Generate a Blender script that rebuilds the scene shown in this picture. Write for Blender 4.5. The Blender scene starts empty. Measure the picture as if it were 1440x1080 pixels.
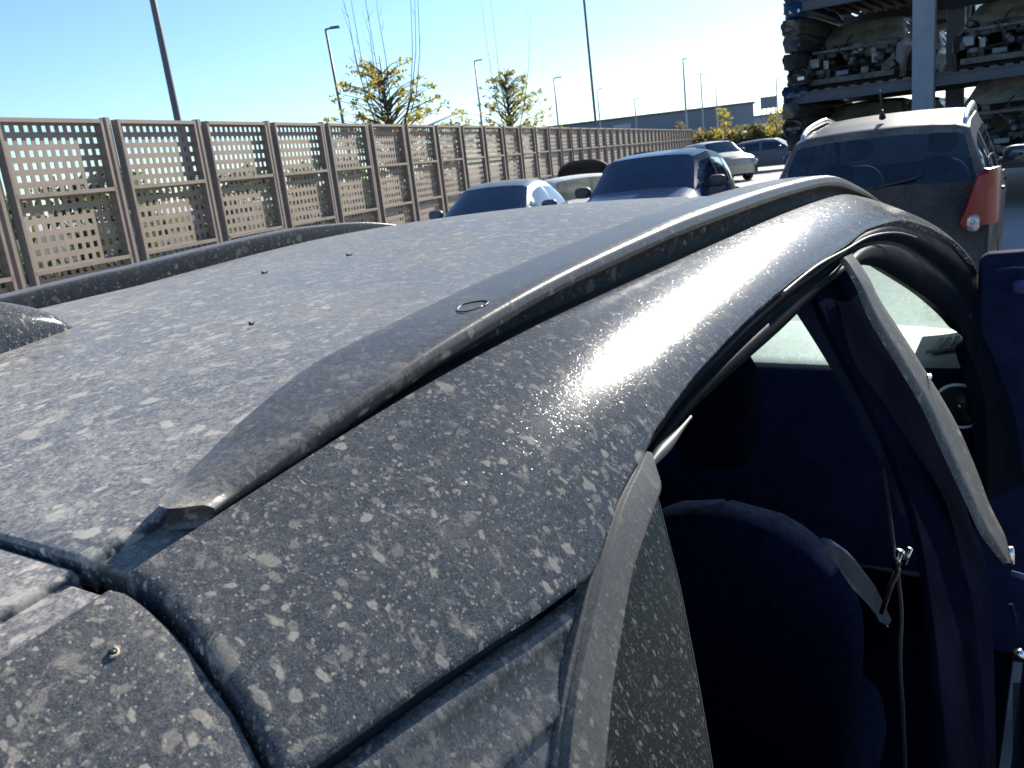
import bpy, math, random
import numpy as np
from mathutils import Vector, Matrix
random.seed(7); rng = np.random.default_rng(7)
S = bpy.context.scene; COL = S.collection
R = math.radians
EYE = 1.75

# ------------------------------------------------------------------ camera frame
FOC, PITCH, ROLL, YAW = 1200.0, R(14.5), R(6.5), R(34.5)
fw = np.array([-math.sin(YAW)*math.cos(PITCH), math.cos(YAW)*math.cos(PITCH), -math.sin(PITCH)])
rt0 = np.array([math.cos(YAW), math.sin(YAW), 0.0]); up0 = np.cross(rt0, fw)
rt = rt0*math.cos(ROLL) - up0*math.sin(ROLL); up = up0*math.cos(ROLL) + rt0*math.sin(ROLL)
EY = np.array([0, 0, EYE])
def ray(px, py): return fw + rt*(px-720)/FOC + up*(540-py)/FOC
def aty(px, py, y): d = ray(px, py); return EY + d*(y/d[1])
def atx(px, py, x): d = ray(px, py); return EY + d*(x/d[0])
def atz(px, py, z): d = ray(px, py); return EY + d*((z-EYE)/d[2])
def hor(px):
    a, b = ray(px, 0)[2], ray(px, 600)[2]
    return 600*a/(a-b)
def azp(px, dist, z=0.0):
    d = ray(px, hor(px)); d = d/np.hypot(d[0], d[1])
    return np.array([d[0]*dist, d[1]*dist, z])

# ------------------------------------------------------------------ mesh helpers
def link(name, me, mat, parent=None, smooth=True, loc=None):
    o = bpy.data.objects.new(name, me); COL.objects.link(o)
    if mat:
        for m in (mat if isinstance(mat, (list, tuple)) else [mat]): me.materials.append(m)
    if smooth and len(me.polygons): me.polygons.foreach_set('use_smooth', [True]*len(me.polygons))
    if parent is not None: o.parent = parent
    if loc is not None: o.location = loc
    return o
def mesh(name, vs, fs, mat, parent=None, smooth=True, org=None, mi=None):
    if org is not None: vs = [(v[0]-org[0], v[1]-org[1], v[2]-org[2]) for v in vs]
    me = bpy.data.meshes.new(name); me.from_pydata([tuple(map(float, v)) for v in vs], [], fs)
    if mi: me.polygons.foreach_set('material_index', mi)
    me.update()
    return link(name, me, mat, parent, smooth)
def empty(name, loc, rz=0.0):
    o = bpy.data.objects.new(name, None); COL.objects.link(o)
    o.location = tuple(map(float, loc)); o.rotation_euler = (0, 0, rz); o.empty_display_size = .3
    return o
def tag(o, label=None, cat=None, group=None, kind=None):
    for k, v in (('label', label), ('category', cat), ('group', group), ('kind', kind)):
        if v: o[k] = v
    return o
def copy_tree(o, parent=None):
    c = o.copy(); COL.objects.link(c)
    if parent is not None: c.parent = parent
    for ch in [q for q in bpy.data.objects if q.parent == o]: copy_tree(ch, c)
    return c

class MB:
    def __init__(s): s.v = []; s.f = []
    def add(s, vs, fs):
        n = len(s.v); s.v += [tuple(map(float, v)) for v in vs]; s.f += [tuple(i+n for i in f) for f in fs]; return s
    def box(s, c, d, M=None):
        x, y, z = [q/2 for q in d]
        vs = [(a, b, e) for a in (-x, x) for b in (-y, y) for e in (-z, z)]
        if M is not None: vs = [tuple(M @ Vector(v)) for v in vs]
        vs = [(v[0]+c[0], v[1]+c[1], v[2]+c[2]) for v in vs]
        return s.add(vs, [(0,1,3,2),(4,6,7,5),(0,4,5,1),(2,3,7,6),(0,2,6,4),(1,5,7,3)])
    def tube(s, pts, r, n=8, cap=True):
        pts = [np.array(p, float) for p in pts]; rr = r if isinstance(r, (list, tuple)) else [r]*len(pts)
        rings = []; ref = None
        for i, p in enumerate(pts):
            t = pts[min(i+1, len(pts)-1)] - pts[max(i-1, 0)]; t = t/(np.linalg.norm(t)+1e-9)
            if ref is None: ref = np.array([0, 0, 1.]) if abs(t[2]) < .9 else np.array([1., 0, 0])
            a = np.cross(t, ref); a /= np.linalg.norm(a)+1e-9; b = np.cross(t, a); ref = -b if np.dot(b, ref) < 0 else b
            rings.append([p + rr[i]*(a*math.cos(k*2*math.pi/n)+b*math.sin(k*2*math.pi/n)) for k in range(n)])
        vs = [q for rg in rings for q in rg]; fs = []
        for i in range(len(pts)-1):
            for k in range(n): fs.append((i*n+k, i*n+(k+1)%n, (i+1)*n+(k+1)%n, (i+1)*n+k))
        if cap: fs += [tuple(range(n))[::-1], tuple((len(pts)-1)*n+k for k in range(n))]
        return s.add(vs, fs)
    def ell(s, c, r, nu=16, nv=10, pw=1.0, M=None):
        vs = []; fs = []
        def P(a): return math.copysign(abs(a)**pw, a)
        for j in range(nv+1):
            th = math.pi*j/nv
            for i in range(nu):
                ph = 2*math.pi*i/nu
                v = Vector((r[0]*P(math.sin(th))*P(math.cos(ph)), r[1]*P(math.sin(th))*P(math.sin(ph)), r[2]*P(math.cos(th))))
                if M is not None: v = M @ v
                vs.append((v[0]+c[0], v[1]+c[1], v[2]+c[2]))
        for j in range(nv):
            for i in range(nu): fs.append((j*nu+i, (j+1)*nu+i, (j+1)*nu+(i+1)%nu, j*nu+(i+1)%nu))
        return s.add(vs, fs)
    def build(s, name, mat, parent=None, smooth=False, org=None):
        return mesh(name, s.v, s.f, mat, parent, smooth, org)
def gridmesh(P):
    n, m = len(P), len(P[0])
    vs = [p for row in P for p in row]
    fs = [(i*m+j, i*m+j+1, (i+1)*m+j+1, (i+1)*m+j) for i in range(n-1) for j in range(m-1)]
    return vs, fs
def solid(o, t, off=-1, bev=0.0, seg=2):
    m = o.modifiers.new('solid', 'SOLIDIFY'); m.thickness = t; m.offset = off; m.use_even_offset = False
    if bev:
        b = o.modifiers.new('bevel', 'BEVEL'); b.width = bev; b.segments = seg; b.limit_method = 'ANGLE'; b.angle_limit = R(50)
    return o
def bevel(o, w, seg=2, ang=40):
    b = o.modifiers.new('bevel', 'BEVEL'); b.width = w; b.segments = seg; b.limit_method = 'ANGLE'; b.angle_limit = R(ang)
    return o
def interp(x, tab):
    return float(np.interp(x, [a for a, b in tab], [b for a, b in tab]))
def smooth_tab(tab, n=400, w=.06):
    xs = np.linspace(tab[0][0], tab[-1][0], n); ys = np.interp(xs, [a for a, b in tab], [b for a, b in tab])
    out = []
    for x in xs:
        k = np.exp(-((xs-x)/w)**2); 
        A = np.array([[k.sum(), (k*(xs-x)).sum()], [(k*(xs-x)).sum(), (k*(xs-x)**2).sum()]])
        b = np.array([(k*ys).sum(), (k*(xs-x)*ys).sum()])
        out.append(np.linalg.solve(A, b)[0])
    return xs, np.array(out)

# ------------------------------------------------------------------ materials
class NT:
    def __init__(s, name):
        s.m = bpy.data.materials.new(name); s.m.use_nodes = True; s.t = s.m.node_tree; s.t.nodes.clear()
        s.out = s.t.nodes.new('ShaderNodeOutputMaterial')
    def n(s, typ, ins=None, **kw):
        nd = s.t.nodes.new('ShaderNode'+typ)
        for k, v in kw.items(): setattr(nd, k, v)
        for k, v in (ins or {}).items():
            sock = nd.inputs[k]
            if hasattr(v, 'is_output') or isinstance(v, bpy.types.NodeSocket): s.t.links.new(v, sock)
            else: sock.default_value = v
        return nd
    def math(s, op, a, b=0.0, c=0.0, clamp=False):
        nd = s.t.nodes.new('ShaderNodeMath'); nd.operation = op; nd.use_clamp = clamp
        for i, v in enumerate((a, b, c)):
            if isinstance(v, bpy.types.NodeSocket): s.t.links.new(v, nd.inputs[i])
            else: nd.inputs[i].default_value = v
        return nd.outputs[0]
    def mr(s, v, a, b, c=0.0, d=1.0, smooth=True):
        nd = s.n('MapRange', interpolation_type='SMOOTHSTEP' if smooth else 'LINEAR')
        for i, q in enumerate((v, a, b, c, d)):
            if isinstance(q, bpy.types.NodeSocket): s.t.links.new(q, nd.inputs[i])
            else: nd.inputs[i].default_value = q
        return nd.outputs[0]
    def noise(s, co, scale, detail=3.0, rough=.5, dist=0.0):
        return s.n('TexNoise', {'Vector': co, 'Scale': scale, 'Detail': detail, 'Roughness': rough, 'Distortion': dist})
    def mix(s, f, a, b):
        nd = s.t.nodes.new('ShaderNodeMix'); nd.data_type = 'RGBA'
        for i, v in ((0, f), (6, a), (7, b)):
            if isinstance(v, bpy.types.NodeSocket): s.t.links.new(v, nd.inputs[i])
            else: nd.inputs[i].default_value = v if i == 0 else (*v[:3], 1)
        return nd.outputs[2]
    def co(s, scale=(1, 1, 1), rot=(0, 0, 0)):
        tc = s.n('TexCoord'); mp = s.n('Mapping', {'Vector': tc.outputs['Object'], 'Scale': scale, 'Rotation': rot}); return mp.outputs[0]
    def done(s, sh): s.t.links.new(sh, s.out.inputs[0]); return s.m
def bsdf(s, **ins):
    d = {k.replace('_', ' '): v for k, v in ins.items()}
    if 'Base Color' in d and isinstance(d['Base Color'], (tuple, list)): d['Base Color'] = (*d['Base Color'][:3], 1)
    return s.n('BsdfPrincipled', d)
def simple(name, col, rough=.5, metal=0.0, var=.25, scale=6.0, coat=0.0, bump=0.0, spec=.5):
    s = NT(name); co = s.co(); ns = s.noise(co, scale, 4.0, .6)
    f = s.mr(ns.outputs[0], .3, .7)
    c = s.mix(f, tuple(q*(1-var) for q in col), tuple(min(1, q*(1+var)) for q in col))
    b = bsdf(s, Base_Color=c, Roughness=s.mr(ns.outputs[0], .2, .8, rough*.85, min(1, rough*1.15)), Metallic=metal)
    b.inputs['Coat Weight'].default_value = coat; b.inputs['Specular IOR Level'].default_value = spec
    if bump:
        bp = s.n('Bump', {'Height': s.noise(co, scale*8, 4.0).outputs[0], 'Strength': bump, 'Distance': .01}); s.t.links.new(bp.outputs[0], b.inputs['Normal'])
    return s.done(b.outputs[0])

def dirty(name, base, metal, rough, film, splat, flake=0.0, coat=.4, stretch=(1, 1, 1), coarse=1.0, dustcol=(.30, .275, .24), mudcol=(.37, .33, .275), spec=.5):
    """paint or plastic under dust film and dried mud splashes"""
    s = NT(name); co = s.co(stretch)
    w1 = s.noise(co, 55*coarse, 3.0, .6)
    wv = s.n('VectorMath', {0: w1.outputs['Color'], 1: (.5, .5, .5)}, operation='SUBTRACT')
    wv2 = s.n('VectorMath', {0: wv.outputs[0], 'Scale': .018/coarse}, operation='SCALE')
    cw = s.n('VectorMath', {0: co, 1: wv2.outputs[0]}, operation='ADD').outputs[0]
    w3 = s.noise(co, 330*coarse, 2.0, .6)
    wv3 = s.n('VectorMath', {0: w3.outputs['Color'], 1: (.5, .5, .5)}, operation='SUBTRACT')
    wv4 = s.n('VectorMath', {0: wv3.outputs[0], 'Scale': .0018/coarse}, operation='SCALE')
    cw = s.n('VectorMath', {0: cw, 1: wv4.outputs[0]}, operation='ADD').outputs[0]
    masks = []; body = []
    area = s.noise(co, 5.0*coarse, 2.0).outputs[0]
    for sc, thr, rmax, edge, seedoff in ((48*coarse, .50, .36, .12, 0), (90*coarse, .36, .42, .14, 3.1), (180*coarse, .30, .44, .18, 7.7), (420*coarse, .26, .44, .24, 1.7)):
        of = s.n('VectorMath', {0: cw if sc < 300*coarse else co, 1: (seedoff, seedoff*.7, -seedoff)}, operation='ADD').outputs[0]
        v = s.n('TexVoronoi', {'Vector': of, 'Scale': sc, 'Randomness': 1.0})
        sp = s.n('SeparateColor', {0: v.outputs['Color']})
        t0 = s.math('ADD', thr + (1-splat)*.35 + .17, s.math('MULTIPLY', area, -.24))
        rad = s.math('MULTIPLY', s.math('GREATER_THAN', sp.outputs[0], t0), s.mr(s.math('POWER', sp.outputs[2], 1.6), 0.0, 1.0, rmax*.30, rmax*1.05, smooth=False))
        d = v.outputs['Distance']
        mk = s.mr(s.math('SUBTRACT', rad, d), 0.0, edge, 0.0, 1.0)
        # the rim of a dried drop is paler and denser than its middle
        mid = s.mr(s.math('SUBTRACT', rad, d), edge, edge*3.0, 1.0, .72)
        op = s.mr(sp.outputs[1], 0.0, 1.0, .40, 1.0, smooth=False)
        masks.append(s.math('MULTIPLY', s.math('MULTIPLY', mk, mid), op))
        body.append(mk)
    mm = masks[0]
    for q in masks[1:]: mm = s.math('MAXIMUM', mm, q)
    smear = s.mr(s.noise(cw, 85*coarse, 4.0, .65, .4).outputs[0], .55, .66, 0.0, .30*splat); mm = s.math('MAXIMUM', mm, smear)
    grit = s.noise(co, 900*coarse, 2.0, .7).outputs[0]
    mm = s.math('MULTIPLY', mm, s.mr(grit, .3, .65, .72, 1.0))
    # dust film: settles where the surface faces up; fine grained
    geo = s.n('NewGeometry'); nz = s.n('SeparateXYZ', {0: geo.outputs['Normal']}).outputs[2]
    upf = s.mr(nz, .05, .9, .2, 1.0, smooth=False)
    fn = s.noise(co, 9*coarse, 4.0, .6, .5).outputs[0]; fn2 = s.noise(co, 260*coarse, 3.0, .7).outputs[0]; fn3 = s.noise(co, 60*coarse, 3.0, .7).outputs[0]
    fl = s.math('MULTIPLY', upf, s.mr(fn, .3, .75, film*.75, film*1.25))
    fl = s.math('MULTIPLY', fl, s.math('MULTIPLY', s.mr(fn2, .32, .68, .55, 1.35), s.mr(fn3, .3, .7, .8, 1.2)))
    fl = s.math('MULTIPLY', fl, s.mr(grit, .28, .72, .45, 1.5), clamp=True)
    base_c = base
    if flake:
        fv = s.n('TexVoronoi', {'Vector': co, 'Scale': 2400.0}); fc = s.n('SeparateColor', {0: fv.outputs['Color']})
        base_c = s.mix(s.mr(fc.outputs[0], .62, 1.0, 0.0, flake), base, (.14, .18, .22))
    tone = s.mix(s.noise(co, 22*coarse, 3.0).outputs[0], tuple(q*.75 for q in mudcol), tuple(min(1, q*1.15) for q in mudcol))
    dcol = s.mix(s.math('MULTIPLY', mm, 1.5, clamp=True), dustcol, tone)
    cov = s.math('SUBTRACT', 1.0, s.math('MULTIPLY', s.math('SUBTRACT', 1.0, fl), s.math('SUBTRACT', 1.0, mm)))
    b = bsdf(s, Base_Color=base_c, Roughness=rough, Metallic=metal)
    b.inputs['Coat Weight'].default_value = coat; b.inputs['Specular IOR Level'].default_value = spec
    b.inputs['Coat Roughness'].default_value = .12
    df = s.n('BsdfDiffuse', {'Color': dcol, 'Roughness': .6})
    h = s.math('ADD', s.math('MULTIPLY', mm, .5), s.math('MULTIPLY', grit, .12))
    if flake: h = s.math('ADD', h, s.math('MULTIPLY', fc.outputs[1], .04))
    bp = s.n('Bump', {'Height': h, 'Strength': .28, 'Distance': .0006})
    for q in (b, df): s.t.links.new(bp.outputs[0], q.inputs['Normal'])
    return s.done(s.n('MixShader', {0: cov, 1: b.outputs[0], 2: df.outputs[0]}).outputs[0])

def glass(name, tint, op, rough=.02, dust=.1, dustcol=(.5, .5, .46), scale=20):
    """thin car glass: tinted see-through + reflection + dust"""
    s = NT(name); co = s.co()
    tr = s.n('BsdfTransparent', {'Color': (*tint, 1)}); dk = bsdf(s, Base_Color=(.008, .018, .036), Roughness=rough)
    df = s.n('BsdfDiffuse', {'Color': (*dustcol, 1)}); tl = s.n('BsdfTranslucent', {'Color': (*dustcol, 1)})
    dd = s.n('MixShader', {0: .45, 1: df.outputs[0], 2: tl.outputs[0]})
    fr = s.n('Fresnel', {'IOR': 1.5}); gl = s.n('BsdfGlossy', {'Color': (1, 1, 1, 1), 'Roughness': rough})
    m1 = s.n('MixShader', {0: op, 1: tr.outputs[0], 2: dk.outputs[0]})
    m2 = s.n('MixShader', {0: fr.outputs[0], 1: m1.outputs[0], 2: gl.outputs[0]})
    f = s.mr(s.noise(co, scale, 5.0, .65).outputs[0], .3, .75, dust*.5, dust*1.5)
    m3 = s.n('MixShader', {0: f, 1: m2.outputs[0], 2: dd.outputs[0]})
    return s.done(m3.outputs[0])

M = {}
M['roofpaint'] = dirty('dusty_roof_paint', (.030, .032, .046), .05, .30, .74, 2.0, flake=.3, coat=.0, spec=.3, coarse=.60, mudcol=(.62, .56, .47), dustcol=(.40, .37, .325))
M['sidepaint'] = dirty('dusty_side_paint', (.022, .028, .038), .08, .155, .27, 1.65, coat=.0, spec=.11, coarse=1.1, mudcol=(.50, .445, .36), dustcol=(.32, .285, .235), flake=.6, stretch=(1, 1, .62))
M['lowpaint'] = dirty('lower_side_paint', (.022, .026, .032), .12, .24, .26, 1.4, coat=.05, spec=.3, mudcol=(.31, .28, .235), flake=.4, stretch=(1, 1, .5))
M['railplastic'] = dirty('roof_rail_plastic', (.028, .029, .032), .0, .30, .50, .9, spec=.3, coarse=.8, coat=.0)
M['ditch'] = dirty('ditch_strip_dust', (.03, .03, .03), .0, .6, .60, .5, coat=0)
M['trimdust'] = dirty('pillar_trim_dust', (.036, .034, .032), .0, .45, .46, .6, coat=0, stretch=(1, 1, .5))
M['striptrim'] = dirty('pillar_strip_dust', (.030, .029, .028), .0, .45, .50, .3, coat=0, spec=.2, stretch=(1, 1, .5))
M['qglass'] = dirty('quarter_glass_dust', (.004, .005, .006), .0, .10, .06, .95, coat=0, stretch=(1.6, 1.6, .5), coarse=2.2, mudcol=(.30, .27, .24), spec=.12)
M['black'] = simple('black_rubber', (.010, .011, .014), .45, 0, .3, 30)
M['seal'] = simple('grey_rubber_seal', (.055, .055, .06), .45, 0, .2, 40)
M['gloss'] = simple('gloss_black_frame', (.005, .007, .011), .5, 0, .2, 20, spec=.012)
M['navy'] = simple('veil_navy_trim', (.011, .016, .046), .8, 0, .25, 12, spec=.02)  # navy tone paints in the lens veil over the dark cabin
M['pitch'] = simple('shade_black_trim', (.004, .005, .011), .9, 0, .25, 12, spec=0.0)  # near-black paints in the cabin's shade, its slight blue the lens veil
M['navy2'] = simple('pillar_inner_trim', (.045, .062, .135), .8, 0, .12, 12, spec=.1)
M['fabric'] = simple('seat_fabric', (.010, .013, .030), .9, 0, .25, 60, bump=.3, spec=0.0)  # navy cast imitates lens veil on the seats
M['fabsunlit'] = simple('sunlit_seat_fabric', (.42, .40, .41), .9, 0, .15, 60, bump=.3, spec=0.0)  # pale grey puts a sunlit patch into the bolster's colour
M['dash'] = simple('sunlit_dashboard_plastic', (.30, .33, .32), .55, 0, .06, 8, bump=.1)  # paleness paints in the sun falling on the dash top
M['strap'] = simple('grey_webbing', (.09, .09, .10), .8, 0, .2, 90)
M['metal'] = simple('bright_steel', (.62, .62, .60), .25, 1.0, .1, 30)
M['chrome'] = simple('vent_ring_grey', (.35, .37, .42), .3, 1.0, .1, 30)
M['ventring'] = simple('vent_ring_satin', (.55, .58, .66), .5, 0, .1, 30)
M['screen'] = glass('dusty_windscreen', (.62, .76, .74), .02, .03, .13, (.42, .52, .50))
M['tint'] = glass('tinted_window', (.25, .30, .36), .45, .02, .05)
M['tintclear'] = glass('clear_window', (.55, .65, .68), .2, .02, .06)
M['mudtan'] = simple('dried_mud', (.38, .32, .23), .95, 0, .3, 300)
M['leaf_dry'] = simple('dry_leaf', (.06, .045, .03), .8, 0, .3, 200)

# ------------------------------------------------------------------ the near car
CO = np.array([-.90, 1.9, 0.0])          # its base on the ground
car = tag(empty('parked_car', CO), 'dusty blue grey hatchback splashed with dried mud, nearest the viewer', 'car')
gx, gv = smooth_tab([(-.6, .42), (-.3, .26), (-.1, .19), (.05, .164), (.18, .150), (.232, .143), (.31, .133), (.389, .125), (.516, .117), (.702, .113), (.94, .1085), (1.15, .1055), (1.35, .106), (1.52, .111), (1.74, .142), (2.0, .188), (2.262, .25), (2.6, .355), (3.1, .54)])
def dg(y): return float(np.interp(y, gx, gv))
XT = [(-.02, -.60), (0, -.33), (.010, -.305), (.020, -.284), (.030, -.267), (.042, -.250), (.058, -.232), (.08, -.213), (.15, -.176), (.25, -.120), (.31, -.084), (.38, -.050), (.5, -.020), (.62, .000), (.8, .02), (1.1, .02), (1.4, -.01)]
xx, xv = smooth_tab([(-.02, -.385), (-.0, -.330)] + XT[2:], 1400, .008)
def XS(d): return float(np.interp(d, xx, xv))
def plan(y): return .0 if y < 2.0 else -.05*((y-2.0))**2
def SP(y, d, off=0.0):
    e = 1e-3; dx = (XS(d+e)-XS(d-e))/(2*e); n = np.array([1.0, 0, dx]); n /= np.linalg.norm(n)
    return np.array([XS(d)+plan(y), y, EYE-dg(y)-d]) + off*n
def hit(px, py):
    """ray through the photo's point onto the car's side surface -> (y, d)"""
    D = ray(px, py); lo = None; pf = 1
    for t in np.arange(.05, 4.5, .004):
        p = D*t; d = -p[2]-dg(p[1])
        f = p[0]-(XS(d)+plan(p[1])) if d > 0 else 1.0
        if f < 0:
            lo, hi = t-.004, t
            for _ in range(25):
                mid = (lo+hi)/2; p = D*mid; d = -p[2]-dg(p[1])
                g = p[0]-(XS(d)+plan(p[1])) if d > 0 else 1.0
                if g < 0: hi = mid
                else: lo = mid
            p = D*hi; return (p[1], -p[2]-dg(p[1]))
    return None
def H(pts):
    out = []
    for p in pts:
        h = hit(*p)
        if h is None: print('MISS', p)
        else: out.append(h)
    return out
def resample(pts, n, key=None):
    P = np.array(pts, float)
    s = np.r_[0, np.cumsum(np.linalg.norm(np.diff(P, axis=0), axis=1))] if key is None else P[:, key]
    t = np.linspace(s[0], s[-1], n)
    return np.stack([np.interp(t, s, P[:, k]) for k in range(P.shape[1])], 1)
def spl(pts, n):
    """smooth curve through points (Catmull-Rom), n samples by length"""
    P = [np.array(p, float) for p in pts]; Q = []
    for i in range(len(P)-1):
        a, b, c, d = P[max(i-1, 0)], P[i], P[i+1], P[min(i+2, len(P)-1)]
        for k in range(12):
            t = k/12; Q.append(.5*((2*b)+(-a+c)*t+(2*a-5*b+4*c-d)*t*t+(-a+3*b-3*c+d)*t**3))
    Q.append(P[-1]); return resample(Q, n)
def spi(P, k=10):
    P = [np.array(p, float) for p in P]; Q = []
    for i in range(len(P)-1):
        a, b, c, d = P[max(i-1, 0)], P[i], P[i+1], P[min(i+2, len(P)-1)]
        for q in range(k):
            t = q/k; Q.append(.5*((2*b)+(-a+c)*t+(2*a-5*b+4*c-d)*t*t+(-a+3*b-3*c+d)*t**3))
    return np.array(Q+[P[-1]])
def folded(P, r=.0025, depth=.012, sides='tblr', nrm=None):
    """bend the rim of a panel inwards so that it reads as folded sheet metal"""
    P = np.array(P); 
    def ext(Pm, pre=0, post=0):   # extends after the last row
        a, b = Pm[-1], Pm[-3]
        du = a-b; dv = np.gradient(a, axis=0)
        for _ in range(6): dv[1:-1] = (dv[:-2]+2*dv[1:-1]+dv[2:])/4
        dv /= np.linalg.norm(dv, axis=1)[:, None]+1e-9
        nn = np.cross(du, dv); nn /= np.linalg.norm(nn, axis=1)[:, None]+1e-9
        sg = np.sign((nn*nrm).sum(1))[:, None]; sg[sg == 0] = 1; nn = nn*sg
        du2 = np.cross(dv, nn); du2 *= np.sign((du2*du).sum(1))[:, None]; du = du2/(np.linalg.norm(du2, axis=1)[:, None]+1e-9)
        if pre: du[:pre+1] = du[pre+1]; nn[:pre+1] = nn[pre+1]
        if post: du[-post-1:] = du[-post-2]; nn[-post-1:] = nn[-post-2]
        rows = [a + du*r*.5 - nn*r*.13, a + du*r*.87 - nn*r*.5, a + du*r - nn*r, a + du*r - nn*(r+depth)]
        return np.concatenate([Pm, np.array(rows)], 0)
    if 'b' in sides: P = ext(P)
    if 't' in sides: P = ext(P[::-1])[::-1]
    P = P.transpose(1, 0, 2)
    pr, po = (4 if 't' in sides else 0), (4 if 'b' in sides else 0)
    if 'r' in sides: P = ext(P, pr, po)
    if 'l' in sides: P = ext(P[::-1], pr, po)[::-1]
    return P.transpose(1, 0, 2)
NRM = np.array([.7, 0, .7])
def part(name, P, mat, fold=None, off=0, depth=.012, r=.0025, parent=None, nrm=NRM):
    P = np.array(P)
    if fold: P = folded(P, r, depth, fold, nrm)
    vs, fs = gridmesh(P)
    return mesh(name, vs, fs, mat, parent or car, True, CO)
def coons(c0, c1, l, r):
    """c0,c1: n samples left to right, l,r: m samples top to bottom"""
    c0, c1, l, r = map(np.array, (c0, c1, l, r)); n, m = len(c0), len(l); out = np.zeros((m, n, 2))
    for j in range(m):
        v = j/(m-1)
        for i in range(n):
            u = i/(n-1)
            out[j, i] = (1-v)*c0[i]+v*c1[i]+(1-u)*l[j]+u*r[j]-((1-u)*(1-v)*c0[0]+u*(1-v)*c0[-1]+(1-u)*v*c1[0]+u*v*c1[-1])
    return out
def onside(G, off=0.0): return [[SP(y, d, off) for (y, d) in row] for row in G]

# lines traced along the body, laid onto the side surface
gap_r = [(187, 803), (228, 827), (265, 868), (310, 933), (359, 999), (397, 1072), (404, 1084)]
low = [(404, 1084), (420, 1080), (510, 1019), (600, 955), (689, 898), (769, 849), (833, 804), (838, 792), (844, 778), (867, 702), (885, 668), (904, 636), (920, 600), (970, 530), (1015, 480), (1060, 435), (1120, 385), (1189, 342), (1217, 320), (1260, 308), (1299, 315), (1330, 331), (1346, 342)]
hl = H(gap_r); hb = H(low)
0 and print('gap', np.round(hl, 3).tolist()); print('low', np.round(hb, 3).tolist())
yend = 2.95
dl = hb[-1][1]
hb2 = hb + [(2.2, .097), (2.5, .11), (yend, .11)]
TL = (hl[0][0], 0.0)
mono = [hb2[0]]
for p in hb2[1:]:
    if p[0] > mono[-1][0]+1e-4: mono.append(p)
ys = np.concatenate([np.linspace(mono[0][0], .62, 90), np.linspace(.62, yend, 90)[1:]])
bot = np.stack([ys, np.interp(ys, [p[0] for p in mono], [p[1] for p in mono])], 1)
y0s = TL[0] + (ys-ys[0])*(yend-TL[0])/(yend-ys[0])
topc = np.stack([y0s, np.zeros_like(y0s)], 1)
nd = 34
vv = np.linspace(0, 1, nd)**1.25
left = resample([TL]+hl[1:], nd)
rightc = np.stack([np.full(nd, yend), np.linspace(0, bot[-1][1], nd)], 1)
G = coons(topc, bot, left, rightc)
def side_rim(G):
    """the panel with its front, top and lower rims turned inwards along the surface normal"""
    G = np.array(G); P = onside(G)
    lowr = [[SP(y, d+dd, -oo) for (y, d) in G[-1]] for dd, oo in ((.0012, .0006), (.0018, .002), (.0018, .014))]
    P = [list(r_) for r_ in P]+[list(r_) for r_ in lowr]
    g0 = [tuple(G[k][0]) for k in range(len(G))]; out = []
    ext = [(-.0022, .013), (-.0022, .0035), (-.0016, .0012)]
    for k, row in enumerate(P):
        if k < len(G): y, d = g0[k]; bd = 0.0
        else: y, d = g0[-1]; d += .0018; bd = (.0006, .002, .014)[k-len(G)]
        out.append([SP(y+a, d, -max(b, bd)) for a, b in ext]+row)
    return np.array(out)
SIDE = side_rim(G)
part('side_panel', SIDE, M['sidepaint'])

# left-hand copy of the side panel (mirrored through the car's centre)
def mirror(P): P = np.array(P).copy(); P[..., 0] = 2*CO[0]-P[..., 0]; P[..., 2] -= np.interp(P[..., 1], [.6, .9, 1.3, 1.8], [.036, .034, .016, .018]); return P
part('side_panel', mirror(SIDE), M['sidepaint'])

# roof
XR, XL = -.366, -1.434
LEAN = .026
def crown(y): return float(np.interp(y, [.3, .6, 1.2], [.014, .018, .028]))
def lean(y): return float(np.interp(y, [.6, .9, 1.3, 1.8], [.036, .034, .016, .018]))
def zroof(x, y):
    u = (x-CO[0])/.534
    return EYE - dg(y) + crown(y)*(1-u*u) - lean(y)*(XR-x)/1.068
ysr = np.linspace(0, 1, 80); xsr = np.linspace(XL, XR, 70)
def ygap(x): return .178 + .004*((x-CO[0])/.534)**2
RP = [[(x, ygap(x)+(2.02-ygap(x)+.0*x)*t, zroof(x, ygap(x)+(2.02-ygap(x))*t)) for x in xsr] for t in ysr]
part('roof', RP, M['roofpaint'], 'tlr', depth=.012, r=.003, nrm=np.array([0, 0, 1.]))

# ditch floor strips either side
for nm, (xa, xb) in (('r', (XR-.004, -.324)), ('l', (2*CO[0]+.324, XL+.004))):
    P = [[(xa+(xb-xa)*k/6, y, EYE-dg(y)-.0055-(lean(y) if nm == 'l' else 0)) for k in range(7)] for y in np.linspace(.186, 2.0, 70)]
    part('ditch_strip', P, M['ditch'], 't', nrm=np.array([0, 0, 1.]), depth=.01)

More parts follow.
